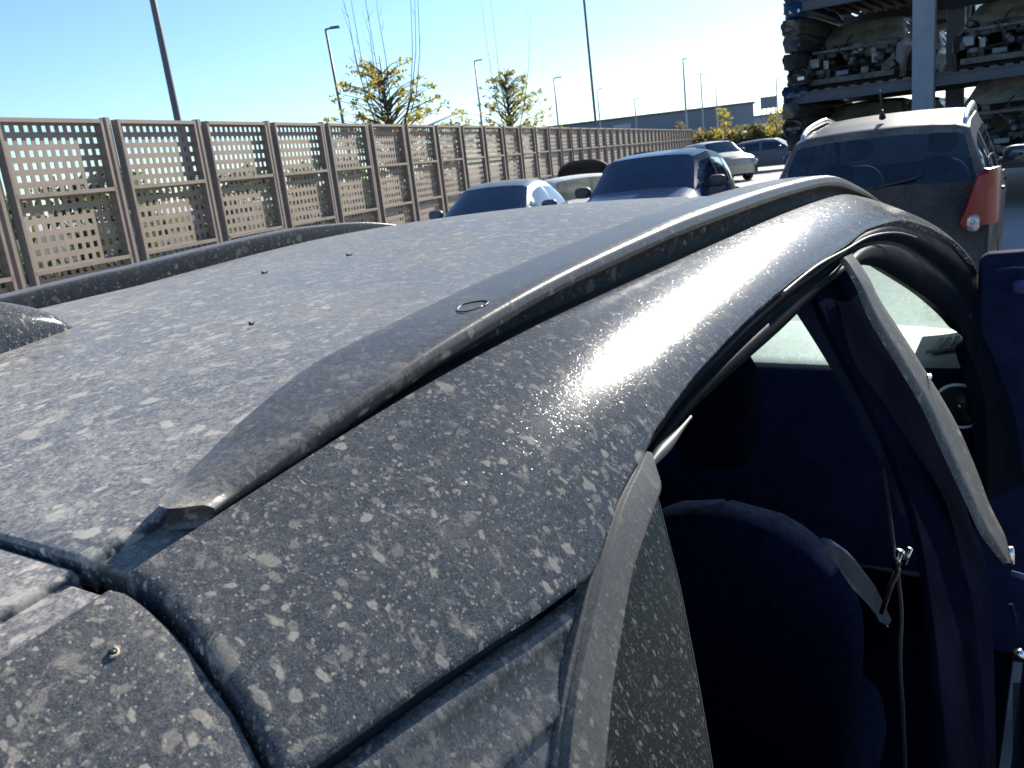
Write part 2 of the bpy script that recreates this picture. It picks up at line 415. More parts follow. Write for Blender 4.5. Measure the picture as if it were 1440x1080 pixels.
# roof rails : section swept along the roof
rh = [(.205, .005), (.232, .0065), (.26, .009), (.31, .0135), (.40, .019), (.486, .024), (.60, .030), (.702, .034), (.84, .038), (1.07, .038), (1.30, .036), (1.45, .034), (1.60, .027), (1.75, .017), (1.90, .003)]
hx, hv = smooth_tab(rh, 300, .04)
def rail(side):
    ya, yb = .229, 1.92; rows = []; base = []
    for y in np.linspace(0, 1, 110):
        Y = ya+(yb-ya)*y; h = float(np.interp(Y, hx, hv)); z = EYE-dg(Y)
        tip = max(0, 1-(Y-ya)/.05); tipf = max(0, 1-(yb-Y)/.06)
        o = float(np.interp(Y, [.23, .34, .6], [-.3315, -.333, -.337])); l = float(np.interp(Y, [.21, .235, .30, .36], [-.370, -.377, -.391, -.404]))
        lift = float(np.interp(Y, [.2, .30, .40, .55, .8, 1.4, 1.75, 1.92], [-.004, -.004, .004, .014, .021, .019, .007, 0]))
        bot = float(np.interp(Y, [.229, .25, .30], [-.001, -.003, -.008]))
        hl = max(h, float(np.interp(Y, [.229, .236, .284, .323, .38, .5, .7, .95, 1.1, 1.3], [.006, .0075, .0125, .0165, .0205, .0245, .030, .0, .0, .0])))
        sec = [(l, bot), (l+.0004, hl*.45), (l+.0022, hl*.90), (l+.007, hl), (l+.024, hl*.55+h*.45+.0004), (o-.016, h), (o-.009, h*.97), (o-.003, h*.88), (o, max(h*.74-.002, lift+.003)), (o-.001, max(h*.6-.004, lift+.001)), (o-.005, lift*.95-.001), (o-.020, lift*.85-.002), (o-.020, bot)]
        sec = [tuple(q) for q in spi(sec[:9], 4)]+sec[9:]
        rows.append([(sx, Y + .024*math.sin(math.pi*(sx-l)/(o-l+.001))*-0.9*(tip > 0)*tip+.015*tip*(o-sx)/.05, z+sz) for sx, sz in sec])
        base.append([(bx, Y, z+bz) for bx, bz in ((o-.022, -.004), (o-.004, -.002), (o+.0005, -.003), (o+.002, -.012))])
    P = np.array(rows); B = np.array(base)
    if side < 0:
        P = mirror(P); B = mirror(B)
    vs, fs = gridmesh(P); m = len(P[0])
    fs.append(tuple(range(m))); fs.append(tuple((len(P)-1)*m+k for k in range(m))[::-1])
    o = mesh('roof_rail', vs, fs, M['railplastic'], car, True, CO)
    vs, fs = gridmesh(B); mesh('rail_base', vs, fs, M['black'], o, True, CO)
rail(1); rail(-1)

# outline ring of the plug cap on the rail top
ringp = []; c = atz(662, 424, EYE-dg(.45)+.0285)
for _ in range(6): c = atz(662, 424, EYE-dg(c[1])+float(np.interp(c[1], hx, hv))+.004)
print('ring', c)
for k in range(41):
    a = k/40*2*math.pi; x = c[0]+.010*math.cos(a)*(1+.08*math.sin(3*a)); y = c[1]+.013*math.sin(a)+.001*math.sin(2*a)
    ringp.append((x, y, EYE-dg(y)+.45*float(np.interp(y, hx, hv))+.55*float(np.interp(y, [.38, .5, .7], [.0205, .0245, .030]))+.0006))
MB().tube(ringp, .0005, 5).build('plug_cap_ring', M['black'], car, True, CO)

# shark fin aerial at the rear of the roof
fin = []
for t in np.linspace(0, 1, 24):
    y = .500-.24*t; hgt = .003+.050*min(1, (t*3.2))**.6*(1 if t < .8 else max(0, (1-t)/.2)**.5); wdt = .010+.030*min(1, t*2.2)**.7
    row = []
    for k in range(17):
        a = math.pi*k/16; row.append((-.915+.06*0+wdt*math.cos(a)*(abs(math.cos(a))**.4 if abs(math.cos(a)) > 1e-6 else 0), y, zroof(-.915, y)-.004+hgt*math.sin(a)**.8))
    fin.append(row)
vs, fs = gridmesh(fin); fs.append(tuple(range(23*17, 24*17)))
mesh('shark_fin_aerial', vs, fs, M['sidepaint'], car, True, CO)

# tailgate: the roof's line carried on behind the shut line
TY0 = -.30
def ztail(x, y):
    # body of the tailgate: centre spoiler flush with the roof, groove at the ditch, rounded shoulder beyond
    if x < XR: return zroof(x, y)-.003
    d = float(np.interp(x, [XR+.004, XR+.012, -.335, -.327], [.004, .010, .010, .004])) if x < -.327 else None
    if d is not None: return EYE-dg(y)-d
    return None
def tl_edge(): return H([(155, 823), (204, 848), (244, 889), (281, 933), (322, 999), (359, 1056), (372, 1084), (392, 1130), (402, 1165)])
te = tl_edge(); print('tail', np.round(te, 3).tolist())
ed_d = [0.0]+[max(p[1], .0005*(i+1)) for i, p in enumerate(te)]; ed_y = [te[0][0]]+[p[0] for p in te]
_pf = np.polyfit(np.sqrt(np.array(ed_d)), ed_y, 2)
def yed(d): return float(np.polyval(_pf, math.sqrt(min(d, max(ed_d)))))
dsv = np.concatenate([np.linspace(0, .02, 10), np.linspace(.02, .75, 46)[1:]])
P = []
for t, ya_, oo in [(0, .0022, .022), (0, .0022, .0065), (0, .0014, .0038)]+[(t, 0, .003) for t in np.linspace(0, 1, 26)]:
    row = [SP(yed(0)+(TY0-yed(0))*t+ya_, 0.0, -oo)+np.array([-.001, 0, -.010]), SP(yed(0)+(TY0-yed(0))*t+ya_, 0.0, -oo)]
    for d in dsv[1:]: row.append(SP(yed(d)+(TY0-.35*d-yed(d))*t+ya_, d, -oo))
    P.append(row)
part('tailgate_corner', P, M['sidepaint'])
part('tailgate_corner', mirror(P), M['sidepaint'])
P = []
for t in np.linspace(0, 1, 26):
    row = []
    for x in np.linspace(XL+.004, XR-.004, 60):
        yy = ygap(x)-.0085; y = yy+(TY0-yy)*t; row.append((x, y, zroof(x, y)-.003))
    P.append(row)
tg = part('tailgate', P, M['roofpaint'], 'tlr', r=.003, depth=.02, nrm=np.array([0, 0, 1.]))
P = [[(xa, .170+(TY0-.170)*t, EYE-dg(.170+(TY0-.170)*t)-.0075) for xa in (XR-.001, -.358, -.345, -.3315)] for t in np.linspace(0, 1, 26)]
part('tailgate_groove', P, M['roofpaint'], 't', r=.002, depth=.015, parent=tg, nrm=np.array([0, 0, 1.]))
# rear window and lower tailgate, for views from behind
P = [[(CO[0]+xf*(.50+.14*t), TY0+.06-.16*t, EYE-dg(TY0)-.03-.48*t) for xf in np.linspace(-1, 1, 12)] for t in np.linspace(0, 1, 8)]
part('rear_window', P, M['tint'])
P = [[(CO[0]+xf*.84, TY0-.12-.05*math.sin(math.pi*t)+.10*xf*xf, EYE-dg(TY0)-.50-.62*t) for xf in np.linspace(-1, 1, 16)] for t in np.linspace(0, 1, 8)]
part('tailgate_lower', P, M['lowpaint'])
P = [[(CO[0]+xf*.89, TY0-.16-.06*math.sin(math.pi*t)+.16*xf**4, .58-.34*t) for xf in np.linspace(-1, 1, 16)] for t in np.linspace(0, 1, 6)]
part('rear_bumper', P, M['black'])
# rubber channel seen down inside the shut line
P = [[(x, .10+.16*k, EYE-dg(.16)-.040+.03*(1-((x-CO[0])/.51)**2)*1) for x in np.linspace(-1.47, -.33, 40)] for k in (0, .5, 1)]
part('tailgate_seal', P, M['black'])
P = [[SP(y, d, -.030) for d in np.linspace(.0, .7, 30)] for y in (.06, .15, .26)]
part('tailgate_seal', P, M['black'])
# chip in the tailgate paint
h = hit(157, 911)
if h:
    p = SP(h[0], h[1], -.0022); MB().ell(p, (.0017, .0017, .0008), 10, 6).build('paint_chip', M['black'], car, True, CO)
    MB().tube([p+np.array([.0022*math.cos(a), .0022*math.sin(a), -.0012*math.cos(a)]) for a in np.linspace(-.9, 2.2, 12)], .0007, 5).build('mud_crumb', M['mudtan'], car, True, CO)

# quarter panel below the long shut line
A = H([(446, 1103), (529, 1042), (613, 981), (702, 921), (782, 871), (845, 825), (860, 813)])
B = H([(560, 1180), (640, 1120), (689, 1081), (740, 1036), (791, 992), (812, 975)])
A = resample(A, 50); B = resample(B, 50)
P = []
for v in np.linspace(0, 1, 22):
    P.append([SP(*( (1-v)*a+v*b ), -.009 + .007*min(1, v/.22)**.6 - .005*math.sin(math.pi*v)) for a, b in zip(A, B)])
# right end follows the pillar trim
part('quarter_panel', P, M['lowpaint'], 'tb', r=.005, depth=.012)
A = H([(575, 1178), (650, 1122), (700, 1080), (746, 1043), (790, 1004), (808, 988)]); A = resample(A, 40)
B = np.array([(y, d+.35) for y, d in A]); 
P = [[SP(*((1-v)*a+v*b), -.004) for a, b in zip(A, B)] for v in np.linspace(0, 1, 20)]
part('wheel_arch_panel', P, M['lowpaint'], 't', r=.004)
# backing behind the panel joints
bk = H([(330, 1100), (600, 970), (833, 812), (850, 790)])
P = [[SP(y, d, -.022) for y in np.linspace(.12, .33, 14)] for d in np.linspace(.06, .75, 24)]
part('inner_panel', P, M['black'])

# dusty pillar trim strip, quarter glass
L_ = [(905, 638), (885, 670), (868, 704), (857, 737), (845, 780), (832, 828), (820, 877), (808, 928), (797, 979), (790, 1030), (785, 1082), (780, 1140)]
R_ = [(912, 640), (918, 662), (924, 686), (916, 709), (907, 734), (895, 768), (884, 801), (875, 845), (867, 890), (859, 935), (853, 979), (843, 1081), (838, 1140)]
a = spl(H(L_), 60); b = spl(H(R_), 60)
P = [[SP(*((1-v)*p+v*q), .003 if v > .12 else -.001) for v in (0, .03, .07, .10, .13, .16, .3, .5, .7, .9, 1)] for p, q in zip(a, b)]
part('pillar_trim', P, M['trimdust'], 'lr', r=.0015, depth=.008, nrm=np.array([1, 0, .4]))
GR = [(926, 688), (938, 733), (949, 777), (960, 822), (971, 877), (982, 933), (995, 1006), (1008, 1084), (1018, 1140)]
a = spl(H([(x+1, y) for x, y in R_[2:]]), 50); b = spl(H(GR), 50)
P = [[SP(*((1-v)*p+v*q), -.003) for v in np.linspace(0, 1, 20)] for p, q in zip(a, b)]
o = part('quarter_glass', P, M['qglass'], 'r', r=.0008, depth=.003, nrm=np.array([1, 0, .4]))
P = [[SP(p[0]+.001, p[1], -.003), SP(p[0]+.003, p[1], -.0032)] for p in b]
MB().tube([SP(p[0]+.0012, p[1], -.0032) for p in b], .0006, 5).build('glass_edge', M['seal'], o, True, CO)

# black door frame between paint and window openings
C1 = [(904, 636), (920, 600), (970, 530), (1015, 480), (1060, 435), (1120, 385), (1189, 342), (1217, 320), (1260, 308), (1299, 315), (1330, 331), (1346, 342)]
E1 = [(930, 680, 0), (940, 650, 0), (996, 566, 0), (1046, 516, 0), (1084, 482, 0), (1126, 444, 0), (1180, 390, 0), (1212, 369, 1.14), (1240, 367, 1.28), (1268, 381, 1.45), (1322, 420, 1.85), (1357, 455, 2.1), (1366, 482, 2.12), (1381, 512, 2.12), (1394, 560, 2.12), (1398, 620, 2.12), (1398, 700, 2.12)]
c3 = [SP(*hit(*p), -.003) for p in C1] + [SP(2.25, .10, -.003), SP(2.55, .125, -.003), SP(2.62, .25, -.003), SP(2.62, .40, -.003), SP(2.6, .6, -.003)]
e3 = [SP(*hit(x, y), -.020) if not yy else aty(x, y, yy) for x, y, yy in E1]
c3, e3 = spi(c3), spi(e3)
offs = [(0, 0), (.06, -.006), (.14, -.001), (.27, .001), (.38, -.001), (.42, -.009), (.50, -.012), (.60, -.004), (.72, -.002), (.90, -.003), (.97, -.006), (1, -.012)]
nfr = np.array([.88, 0, .47])
P = [[p*(1-v)+q*v+nfr*o_ for v, o_ in offs] for p, q in zip(c3, e3)]
part('door_frame', P, M['gloss'], 'r', r=.003, depth=.03, nrm=np.array([1, 0, .4]))
# bright lip lines of the frame and seals
MB().tube([SP(*p, -.002) for p in spl(H([(1100, 412), (1150, 372), (1190, 350), (1225, 331), (1262, 326), (1290, 333)]), 40)], .0016, 6).build('seal_lip', M['seal'], car, True, CO)
sp_ = spl(H([(990, 571), (965, 602), (942, 628), (929, 650), (926, 672), (929, 695), (934, 728)]), 40)
rr = [.0012+.0030*math.exp(-((k-17)/9)**2) for k in range(40)]
MB().tube([SP(*p, -.014) for p in sp_], rr, 8).build('window_seal', M['seal'], car, True, CO)

# B pillar: dusty outer strip, dark body, inner trim
BL = [(1184, 364), (1221, 436), (1264, 509), (1303, 576), (1342, 661), (1376, 735), (1397, 768), (1416, 792)]
BR = [(1197, 358), (1232, 414), (1268, 470), (1305, 529), (1346, 599), (1386, 698), (1411, 751), (1416, 772), (1419, 792)]
a = spl(H(BL), 60); b = spl(H(BR), 60); print('B', np.round(a[[0, 20, 40, 59]], 3).tolist(), np.round(b[[0, 20, 40, 59]], 3).tolist())
P = [[SP(*((1-v)*p+v*q), .002-.006*(v in (0, 1))) for v in (0, .06, .3, .5, .7, .94, 1)] for p, q in zip(a, b)]
o = part('pillar_strip', P, M['striptrim'])
p = SP(*hit(1302, 531), .0045); MB().box(p, (.004, .010, .0035), Matrix.Rotation(R(15), 3, 'Z')).build('trim_clip', M['metal'], car, False, CO)
IL = [(1170, 368), (1184, 408), (1216, 470), (1252, 536), (1285, 602), (1311, 666), (1332, 728), (1352, 815), (1366, 900), (1380, 1000), (1394, 1110)]
IR = [(1212, 340), (1232, 378), (1266, 436), (1310, 511), (1346, 578), (1382, 663), (1408, 737), (1432, 820), (1440, 900), (1446, 1000), (1450, 1110)]
a = spl(H(IL), 50); b = spl(H(IR), 50)
P = [[SP(*((1-v)*p+v*q), -.030) for v in np.linspace(0, 1, 8)] for p, q in zip(a, b)]
part('door_pillar', P, M['pitch'], 'lr', r=.002, depth=.006, nrm=np.array([1, 0, .4]))
TLc = [(1118, 436), (1150, 486), (1185, 545), (1215, 602), (1240, 655), (1262, 710), (1269, 723)]
TRc = [(1146, 424), (1178, 475), (1212, 536), (1243, 598), (1268, 655), (1288, 708), (1292, 726)]
pa = [aty(x, y, 1.10) for x, y in TLc]; pb = [aty(x, y, 1.085) for x, y in TRc]
pa = spl(pa, 30); pb = spl(pb, 30)
part('pillar_trim_inner', [[p*(1-v)+q*v for v in (0, .3, .7, 1)] for p, q in zip(pa, pb)], M['navy2'], 'tblr', r=.003, depth=.012, nrm=np.array([.3, -1, .2]))
# belt: webbing, tongue, lower webbing, buckle pocket
def ribbon(name, pts, w, mat, par=None):
    pts = spl(pts, 24); rows = []
    for p in pts: rows.append([p+np.array([-w/2, w*.2, 0]), p+np.array([w/2, -w*.2, 0])])
    vs, fs = gridmesh(rows); return solid(mesh(name, vs, fs, mat, par or car, True, CO), .0012)
ribbon('seat_belt', [aty(1243, 655, 1.09), aty(1250, 710, 1.08), aty(1256, 760, 1.08), aty(1262, 800, 1.08), aty(1268, 860, 1.08), aty(1266, 930, 1.07), aty(1270, 1000, 1.07), aty(1274, 1100, 1.06)], .0045, M['strap'])
for (x0, y0, x1, y1, rr_) in ((1266, 774, 1259, 800, .0052), (1280, 771, 1271, 792, .0036)):
    MB().tube([aty(x0, y0, 1.07), aty(x1, y1, 1.07)], rr_, 10).build('belt_tongue', M['metal'], car, True, CO)
MB().tube([aty(1263, 800, 1.075), aty(1248, 836, 1.075), aty(1240, 862, 1.08)], .0035, 8).build('belt_guide', M['black'], car, True, CO)
# door latch pieces on the pillar edge
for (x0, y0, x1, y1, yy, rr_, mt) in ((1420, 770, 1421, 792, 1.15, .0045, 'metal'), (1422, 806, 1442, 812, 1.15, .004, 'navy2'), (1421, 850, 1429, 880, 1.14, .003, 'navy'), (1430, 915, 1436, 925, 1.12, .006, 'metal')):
    MB().tube([aty(x0, y0, yy), aty((x0+x1)/2+1, (y0+y1)/2, yy), aty(x1, y1, yy)], rr_, 8).build('door_latch', M[mt], car, True, CO)
P = [[aty(x, y, 1.13-.006*k) for x in (1424+k*0, 1428, 1433, 1440)] for k, y in enumerate(range(960, 1120, 20))]
part('pillar_edge', P, M['trimdust'])

# ------------------------------------------------------------------ cabin
zb = 1.10
# headlining and inner cant rail
P = [[(x, y, zroof(x, y)-.035) for x in np.linspace(XL+.02, XR-.02, 14)] for y in np.linspace(.25, 1.98, 20)]
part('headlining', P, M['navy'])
# windscreen
def wsx(t): return (2.02+(2.98-2.02)*t, EYE-dg(2.02)-.0+.03*(1-t) - (EYE-dg(2.02)-zb)*t)
P = []
for t in np.linspace(0, 1, 14):
    y, z = wsx(t); hw = .50+.13*t
    P.append([(CO[0]+hw*u, y-.10*u*u*(1), z-.02*u*u) for u in np.linspace(-1, 1, 20)])
part('windscreen', P, M['screen'])
# dash
P = []
for y, z in ((3.05, zb+.0), (2.9, zb+.018), (2.75, zb+.028), (2.55, zb+.032), (2.40, zb+.030), (2.33, zb+.024), (2.31, zb+.010), (2.33, zb-.16), (2.41, zb-.36), (2.55, zb-.6)):
    P.append([(CO[0]+.67*u, y+.05*u**4, z-.01*u*u) for u in np.linspace(-1, 1, 24)])
dsh = part('dashboard', P, M['dash'])
P = []
for y, z in ((2.325, zb+.027), (2.285, zb+.018), (2.262, zb-.01), (2.25, zb-.06), (2.250, zb-.17), (2.33, zb-.37), (2.45, zb-.62)):
    P.append([(CO[0]+.69*u, y+.05*u**4, z-.01*u*u) for u in np.linspace(-1, 1, 24)])
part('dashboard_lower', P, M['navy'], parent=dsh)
# slotted corner vent and round side vent
def dpt(px, py, z): return atz(px, py, z)
v0, v1, v2, v3 = dpt(1306, 512, zb-.0), dpt(1322, 491, zb+.0), dpt(1362, 487, zb+.0), dpt(1366, 503, zb+.0)
z_ = np.array([0, 0, .034])
def quad(name, q, mat, par, off=z_): return mesh(name, [p+off for p in q], [(0, 1, 2, 3)], mat, par, False, CO)
ven = solid(quad('corner_vent', [v0, v1, v2, v3], M['black'], dsh), .004, 1)
for k in (.25, .5, .75):
    a, b = v0*(1-k)+v3*k, v1*(1-k)+v2*k
    MB().tube([a+z_*1.2, b+z_*1.2], .0022, 6).build('vent_slat', M['dash'], ven, True, CO)
MB().tube([v0+z_*1.3+(v0-v1)*.25, v3+z_*1.3+(v3-v2)*.35], .005, 8).build('vent_surround', M['dash'], ven, True, CO)
vc = aty(1349, 571, 2.16)
Mv = []
for k in range(33):
    a = k/32*2*math.pi; Mv.append(vc+np.array([.055*math.cos(a), -.012*math.cos(a), .052*math.sin(a)]))
rv = MB().tube(Mv, .0035, 8).build('round_vent', M['ventring'], car, True, CO)
MB().tube([vc+np.array([0, .03, 0]), vc+np.array([0, .012, 0])], [.047, .047], 28).build('vent_core', M['black'], rv, True, CO)
MB().ell(vc+np.array([0, 0, 0]), (.006, .005, .006)).build('vent_knob', M['chrome'], rv, True, CO)
MB().box(vc+np.array([0, .0, 0]), (.09, .004, .003)).build('vent_bar', M['black'], rv, False, CO)
# steering wheel on the left
sw = [(CO[0]-.36+.18*math.cos(a), 2.05+.06*math.sin(a), 1.0+.17*math.sin(a)) for a in np.linspace(0, 2*math.pi, 33)]
MB().tube(sw, .014, 8).tube([(CO[0]-.52, 2.06, 1.0), (CO[0]-.36, 2.1, .99), (CO[0]-.20, 2.06, 1.0)], .018, 8).tube([(CO[0]-.36, 2.05, .99), (CO[0]-.36, 2.3, .93)], .03, 8).build('steering_wheel', M['black'], car, True, CO)
# seats
def seat(cx, cy, zc, wd, hh, headrest=True, bench=False):
    b = MB(); tilt = Matrix.Rotation(R(-12), 3, 'X')
    b.ell((cx, cy+.24, zc), (wd/2, .27, .10), 28, 12, .6)
    b.build('seat_cushion', M['fabric'], car, True, CO)
    b = MB(); nu, nv = 28, 34; vs = []; fs = []
    for j in range(nv+1):
        t = j/nv; hw = wd/2*(1.0-.0*t)*(1 if t < .62 else math.sqrt(max(0, 1-((t-.62)/.38)**2))*.97+.03)
        dep = .075*(1 if t < .8 else math.sqrt(max(.01, 1-((t-.8)/.2)**2)))
        for i in range(nu):
            a = 2*math.pi*i/nu; ca_, sa = math.cos(a), math.sin(a)
            x = hw*math.copysign(abs(ca_)**.45, ca_); yv = dep*math.copysign(abs(sa)**.6, sa)+.025*(abs(x)/hw if hw > 0 else 0)**3
            v = tilt @ Vector((x, yv, t*hh)); vs.append((cx+v[0], cy+v[1], zc+v[2]))
    for j in range(nv):
        for i in range(nu): fs.append((j*nu+i, j*nu+(i+1)%nu, (j+1)*nu+(i+1)%nu, (j+1)*nu+i))
    fs.append(tuple(nv*nu+i for i in range(nu)))
    sb = mesh('seat_back', vs, fs, M['fabric'], car, True, CO)
    if headrest:
        e = tilt @ Vector((0, 0, hh+.09))
        MB().ell((cx, cy+e[1]+.01, zc+e[2]-.0), (.11, .045, .075), 18, 10, .7).tube([(cx-.05, cy+e[1], zc+e[2]), (cx-.05, cy+e[1], zc+e[2]-.14)], .006, 6).tube([(cx+.05, cy+e[1], zc+e[2]), (cx+.05, cy+e[1], zc+e[2]-.14)], .006, 6).build('headrest', M['fabric'], sb, True, CO)
    return sb
seat(CO[0]+.36, 1.32, .50, .50, .60, False)
seat(CO[0]-.36, 1.36, .52, .50, .62)
seat(CO[0], .48, .55, 1.20, .52, False)
# front seat's side bolster, the sunlight on it painted in as pale fabric
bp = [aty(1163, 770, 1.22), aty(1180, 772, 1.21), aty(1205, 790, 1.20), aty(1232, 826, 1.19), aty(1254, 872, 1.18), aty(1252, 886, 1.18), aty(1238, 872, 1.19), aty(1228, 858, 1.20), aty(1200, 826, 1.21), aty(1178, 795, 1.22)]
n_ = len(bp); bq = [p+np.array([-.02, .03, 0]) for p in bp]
o = mesh('sunlit_bolster', bp+bq, [tuple(range(n_))]+[(i, (i+1) % n_, n_+(i+1) % n_, n_+i) for i in range(n_)], M['fabsunlit'], car, False, CO); bevel(o, .004, 3)
hp = aty(1006, 572, 1.34)
MB().ell(hp, (.075, .045, .105), 18, 12, .6).build('headrest', M['pitch'], car, True, CO)
# floor, far door cards, far windows, bulkheads
MB().box((CO[0], 1.6, .30), (1.6, 2.9, .06)).build('cabin_floor', M['pitch'], car, False, CO)
P = [[(CO[0]-.70-.03*math.sin(t*3), y, zb-.03-.72*t) for y in np.linspace(.2, 3.0, 12)] for t in np.linspace(0, 1, 6)]
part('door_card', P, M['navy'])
for ya, yb in ((.52, 1.02), (1.12, 2.2)):
    P = [[mirror(SP(y, .07+(.52)*t, -.004)) for y in np.linspace(ya, yb-(0 if ya < 1 else 0), 10)] for t in np.linspace(0, 1, 8)]
    part('side_window', P, M['tint'])
for ya, yb in ((.15, .52), (1.02, 1.12)):
    P = [[mirror(SP(y, .04+(.55)*t, -.002)) for y in np.linspace(ya, yb, 4)] for t in np.linspace(0, 1, 8)]
    part('pillar_cover', P, M['gloss'])
# near front door opening: inner A-post and kick panel
P = [[(-.20-.10*t, 2.42+.05*t, zb-.07-.72*s_) for t in (0, .5, 1)] for s_ in np.linspace(0, 1, 6)]
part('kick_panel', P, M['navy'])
P = [[SP(y, .58+.62*t, -.03) for y in np.linspace(.1, 1.35, 12)] for t in np.linspace(0, 1, 6)]
part('rear_door_card', P, M['pitch'])
# lower body sides (outside), doors, sills
def flank(name, ya, yb, da, db, mat, mir=False, off=0.0):
    P = [[SP(y, da+(db-da)*t, off) for y in np.linspace(ya, yb, 14)] for t in np.linspace(0, 1, 10)]
    if mir: P = mirror(P)
    return part(name, P, mat)
flank('rear_door', .62, 1.42, .60, 1.25, M['lowpaint']); flank('rear_door', .50, 1.38, .60, 1.25, M['lowpaint'], True)
flank('front_door', 1.40, 2.50, .60, 1.22, M['lowpaint'], True)
flank('sill', .5, 2.6, 1.26, 1.42, M['black'], False, -.02); flank('sill', .5, 2.6, 1.26, 1.42, M['black'], True, -.02)
def wing(sx):
    P = []
    for t in np.linspace(0, 1, 14):
        row = []
        for y in np.linspace(2.55, 3.95, 26):
            zt = zb-.02-.11*((y-2.55)/1.4)**1.5; zarch = .28 if abs(y-3.25) > .38 else .33+math.sqrt(.38**2-(y-3.25)**2)
            x = .86-.16*max(0, (y-3.2)/.75)**2+.05*math.sin(math.pi*t*.8); row.append((CO[0]+sx*x, y, zt+(zarch-zt)*t))
        P.append(row)
    part('front_wing', P, M['lowpaint'])
wing(1); wing(-1)
def rquart(sx):
    P = []
    for t in np.linspace(0, 1, 10):
        row = []
        for y in np.linspace(-.42, .62, 24):
            zt = 1.12; zarch = .30 if abs(y-.15) > .38 else .33+math.sqrt(.38**2-(y-.15)**2)
            x = .90-.14*max(0, (-y)/.42)**2+.02*math.sin(math.pi*t); row.append((CO[0]+sx*x, y, zt+(zarch-zt)*t))
        P.append(row)
    part('rear_wing', P, M['lowpaint'])
rquart(1); rquart(-1)
P = [[(CO[0]+.82*u, 2.99+(3.95-2.99)*t-.12*u*u*t, zb-.01-.09*t**1.5-.05*abs(u)**3+.02*math.sin(math.pi*t)) for u in np.linspace(-1, 1, 20)] for t in np.linspace(0, 1, 14)]
part('bonnet', P, M['roofpaint'])
P = [[(CO[0]+.84*u, 3.97+.10*math.sin(math.pi*t)-.24*u**4, zb-.12-.72*t) for u in np.linspace(-1, 1, 20)] for t in np.linspace(0, 1, 10)]
part('front_bumper', P, M['lowpaint'])
def wheel(par, c, r=.33, w=.2, org=None, side=1, rimm=None):
    t = MB(); n = 28; prof = [(-w/2, r*.66), (-w/2, r*.93), (-w/2+.02, r), (w/2-.02, r), (w/2, r*.93), (w/2, r*.66)]
    vs = []; fs = []
    for k in range(n):
        a = 2*math.pi*k/n
        for (px_, rr_) in prof: vs.append((c[0]+px_, c[1]+rr_*math.cos(a), c[2]+rr_*math.sin(a)))
    m = len(prof)
    for k in range(n):
        for j in range(m-1): fs.append((k*m+j, k*m+j+1, ((k+1) % n)*m+j+1, ((k+1) % n)*m+j))
    t.add(vs, fs); wt = t.build('wheel', M['tyre'], par, True, org)
    rb = MB(); xo = side*(w/2-.03)
    for k in range(5):
        a = 2*math.pi*k/5; rb.box((c[0]+xo, c[1]+r*.34*math.cos(a), c[2]+r*.34*math.sin(a)), (.02, r*.66, .06), Matrix.Rotation(a, 3, 'X'))
    rg = [(c[0]+xo, c[1]+r*.64*math.cos(a), c[2]+r*.64*math.sin(a)) for a in np.linspace(0, 2*math.pi, 29)]
    rb.tube(rg, .018, 6); rb.build('rim', M['rim'], wt, False, org)
    return wt
M['tyre'] = simple('tyre_rubber', (.02, .02, .02), .85, 0, .2, 20)
M['rim'] = simple('alloy_rim', (.45, .46, .47), .35, .8, .1, 10)
for x in (-.78, .78):
    for y in (.15, 3.25): wheel(car, (CO[0]+x, y, .33), org=CO, side=1 if x > 0 else -1)

# open front door, seen edge-on to its inner side
dp0 = aty(1376, 358, 2.35); dp1 = aty(1452, 352, 2.35)
def dpl(u, z, o_=0): return (dp0[0]+.0+u*.98, 2.35+u*.17-o_, z)
zt = dp0[2]
outline = [(0, .30), (0, zt-.01), (.02, zt), (.60, zt+.012), (.86, zt-.10), (1.0, .98), (1.02, .45), (.95, .28)]
n_ = len(outline)
fa = [dpl(u, z) for u, z in outline]; ba = [dpl(u, z, -.06) for u, z in outline]
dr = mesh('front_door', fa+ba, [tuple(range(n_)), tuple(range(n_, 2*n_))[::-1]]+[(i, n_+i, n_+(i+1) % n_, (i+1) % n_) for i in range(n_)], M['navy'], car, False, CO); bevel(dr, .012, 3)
hc = aty(1437, 402, 2.33)
MB().ell(hc+np.array([.01, 0, -.002]), (.032, .012, .017), 18, 10, .7).build('door_handle', M['navy2'], dr, True, CO)
MB().tube([aty(1400, 380, 2.335), aty(1425, 376, 2.33), aty(1450, 376, 2.33)], .003, 6).build('door_trim_line', M['navy2'], dr, True, CO)

# a few dry scraps lying on the roof
for px, py, s_, lb in ((370, 386, .007, 'tiny dry leaf scrap lying on the dusty roof nearest the far rail'), (489, 361, .007, 'tiny curled dry scrap farthest forward on the dusty roof'), (352, 459, .004, 'smallest dark crumb on the dusty roof near the aerial')):
    p = atz(px, py, EYE-.10)
    for _ in range(5): p = atz(px, py, zroof(p[0], p[1])+.001)
    s_ *= .7; o = MB().add([(0, 0, .001), (s_, .3*s_, .0015), (1.2*s_, s_, .004), (.3*s_, .8*s_, .002), (-.9*s_, .3*s_, .0045), (-.4*s_, -.2*s_, .001)], [(0, 1, 2, 3), (0, 3, 4, 5)]).build('leaf_scrap', M['leaf_dry'])
    o.location = tuple(p); solid(o, .0006); tag(o, lb, 'leaf scrap', 'dry scraps on the roof')

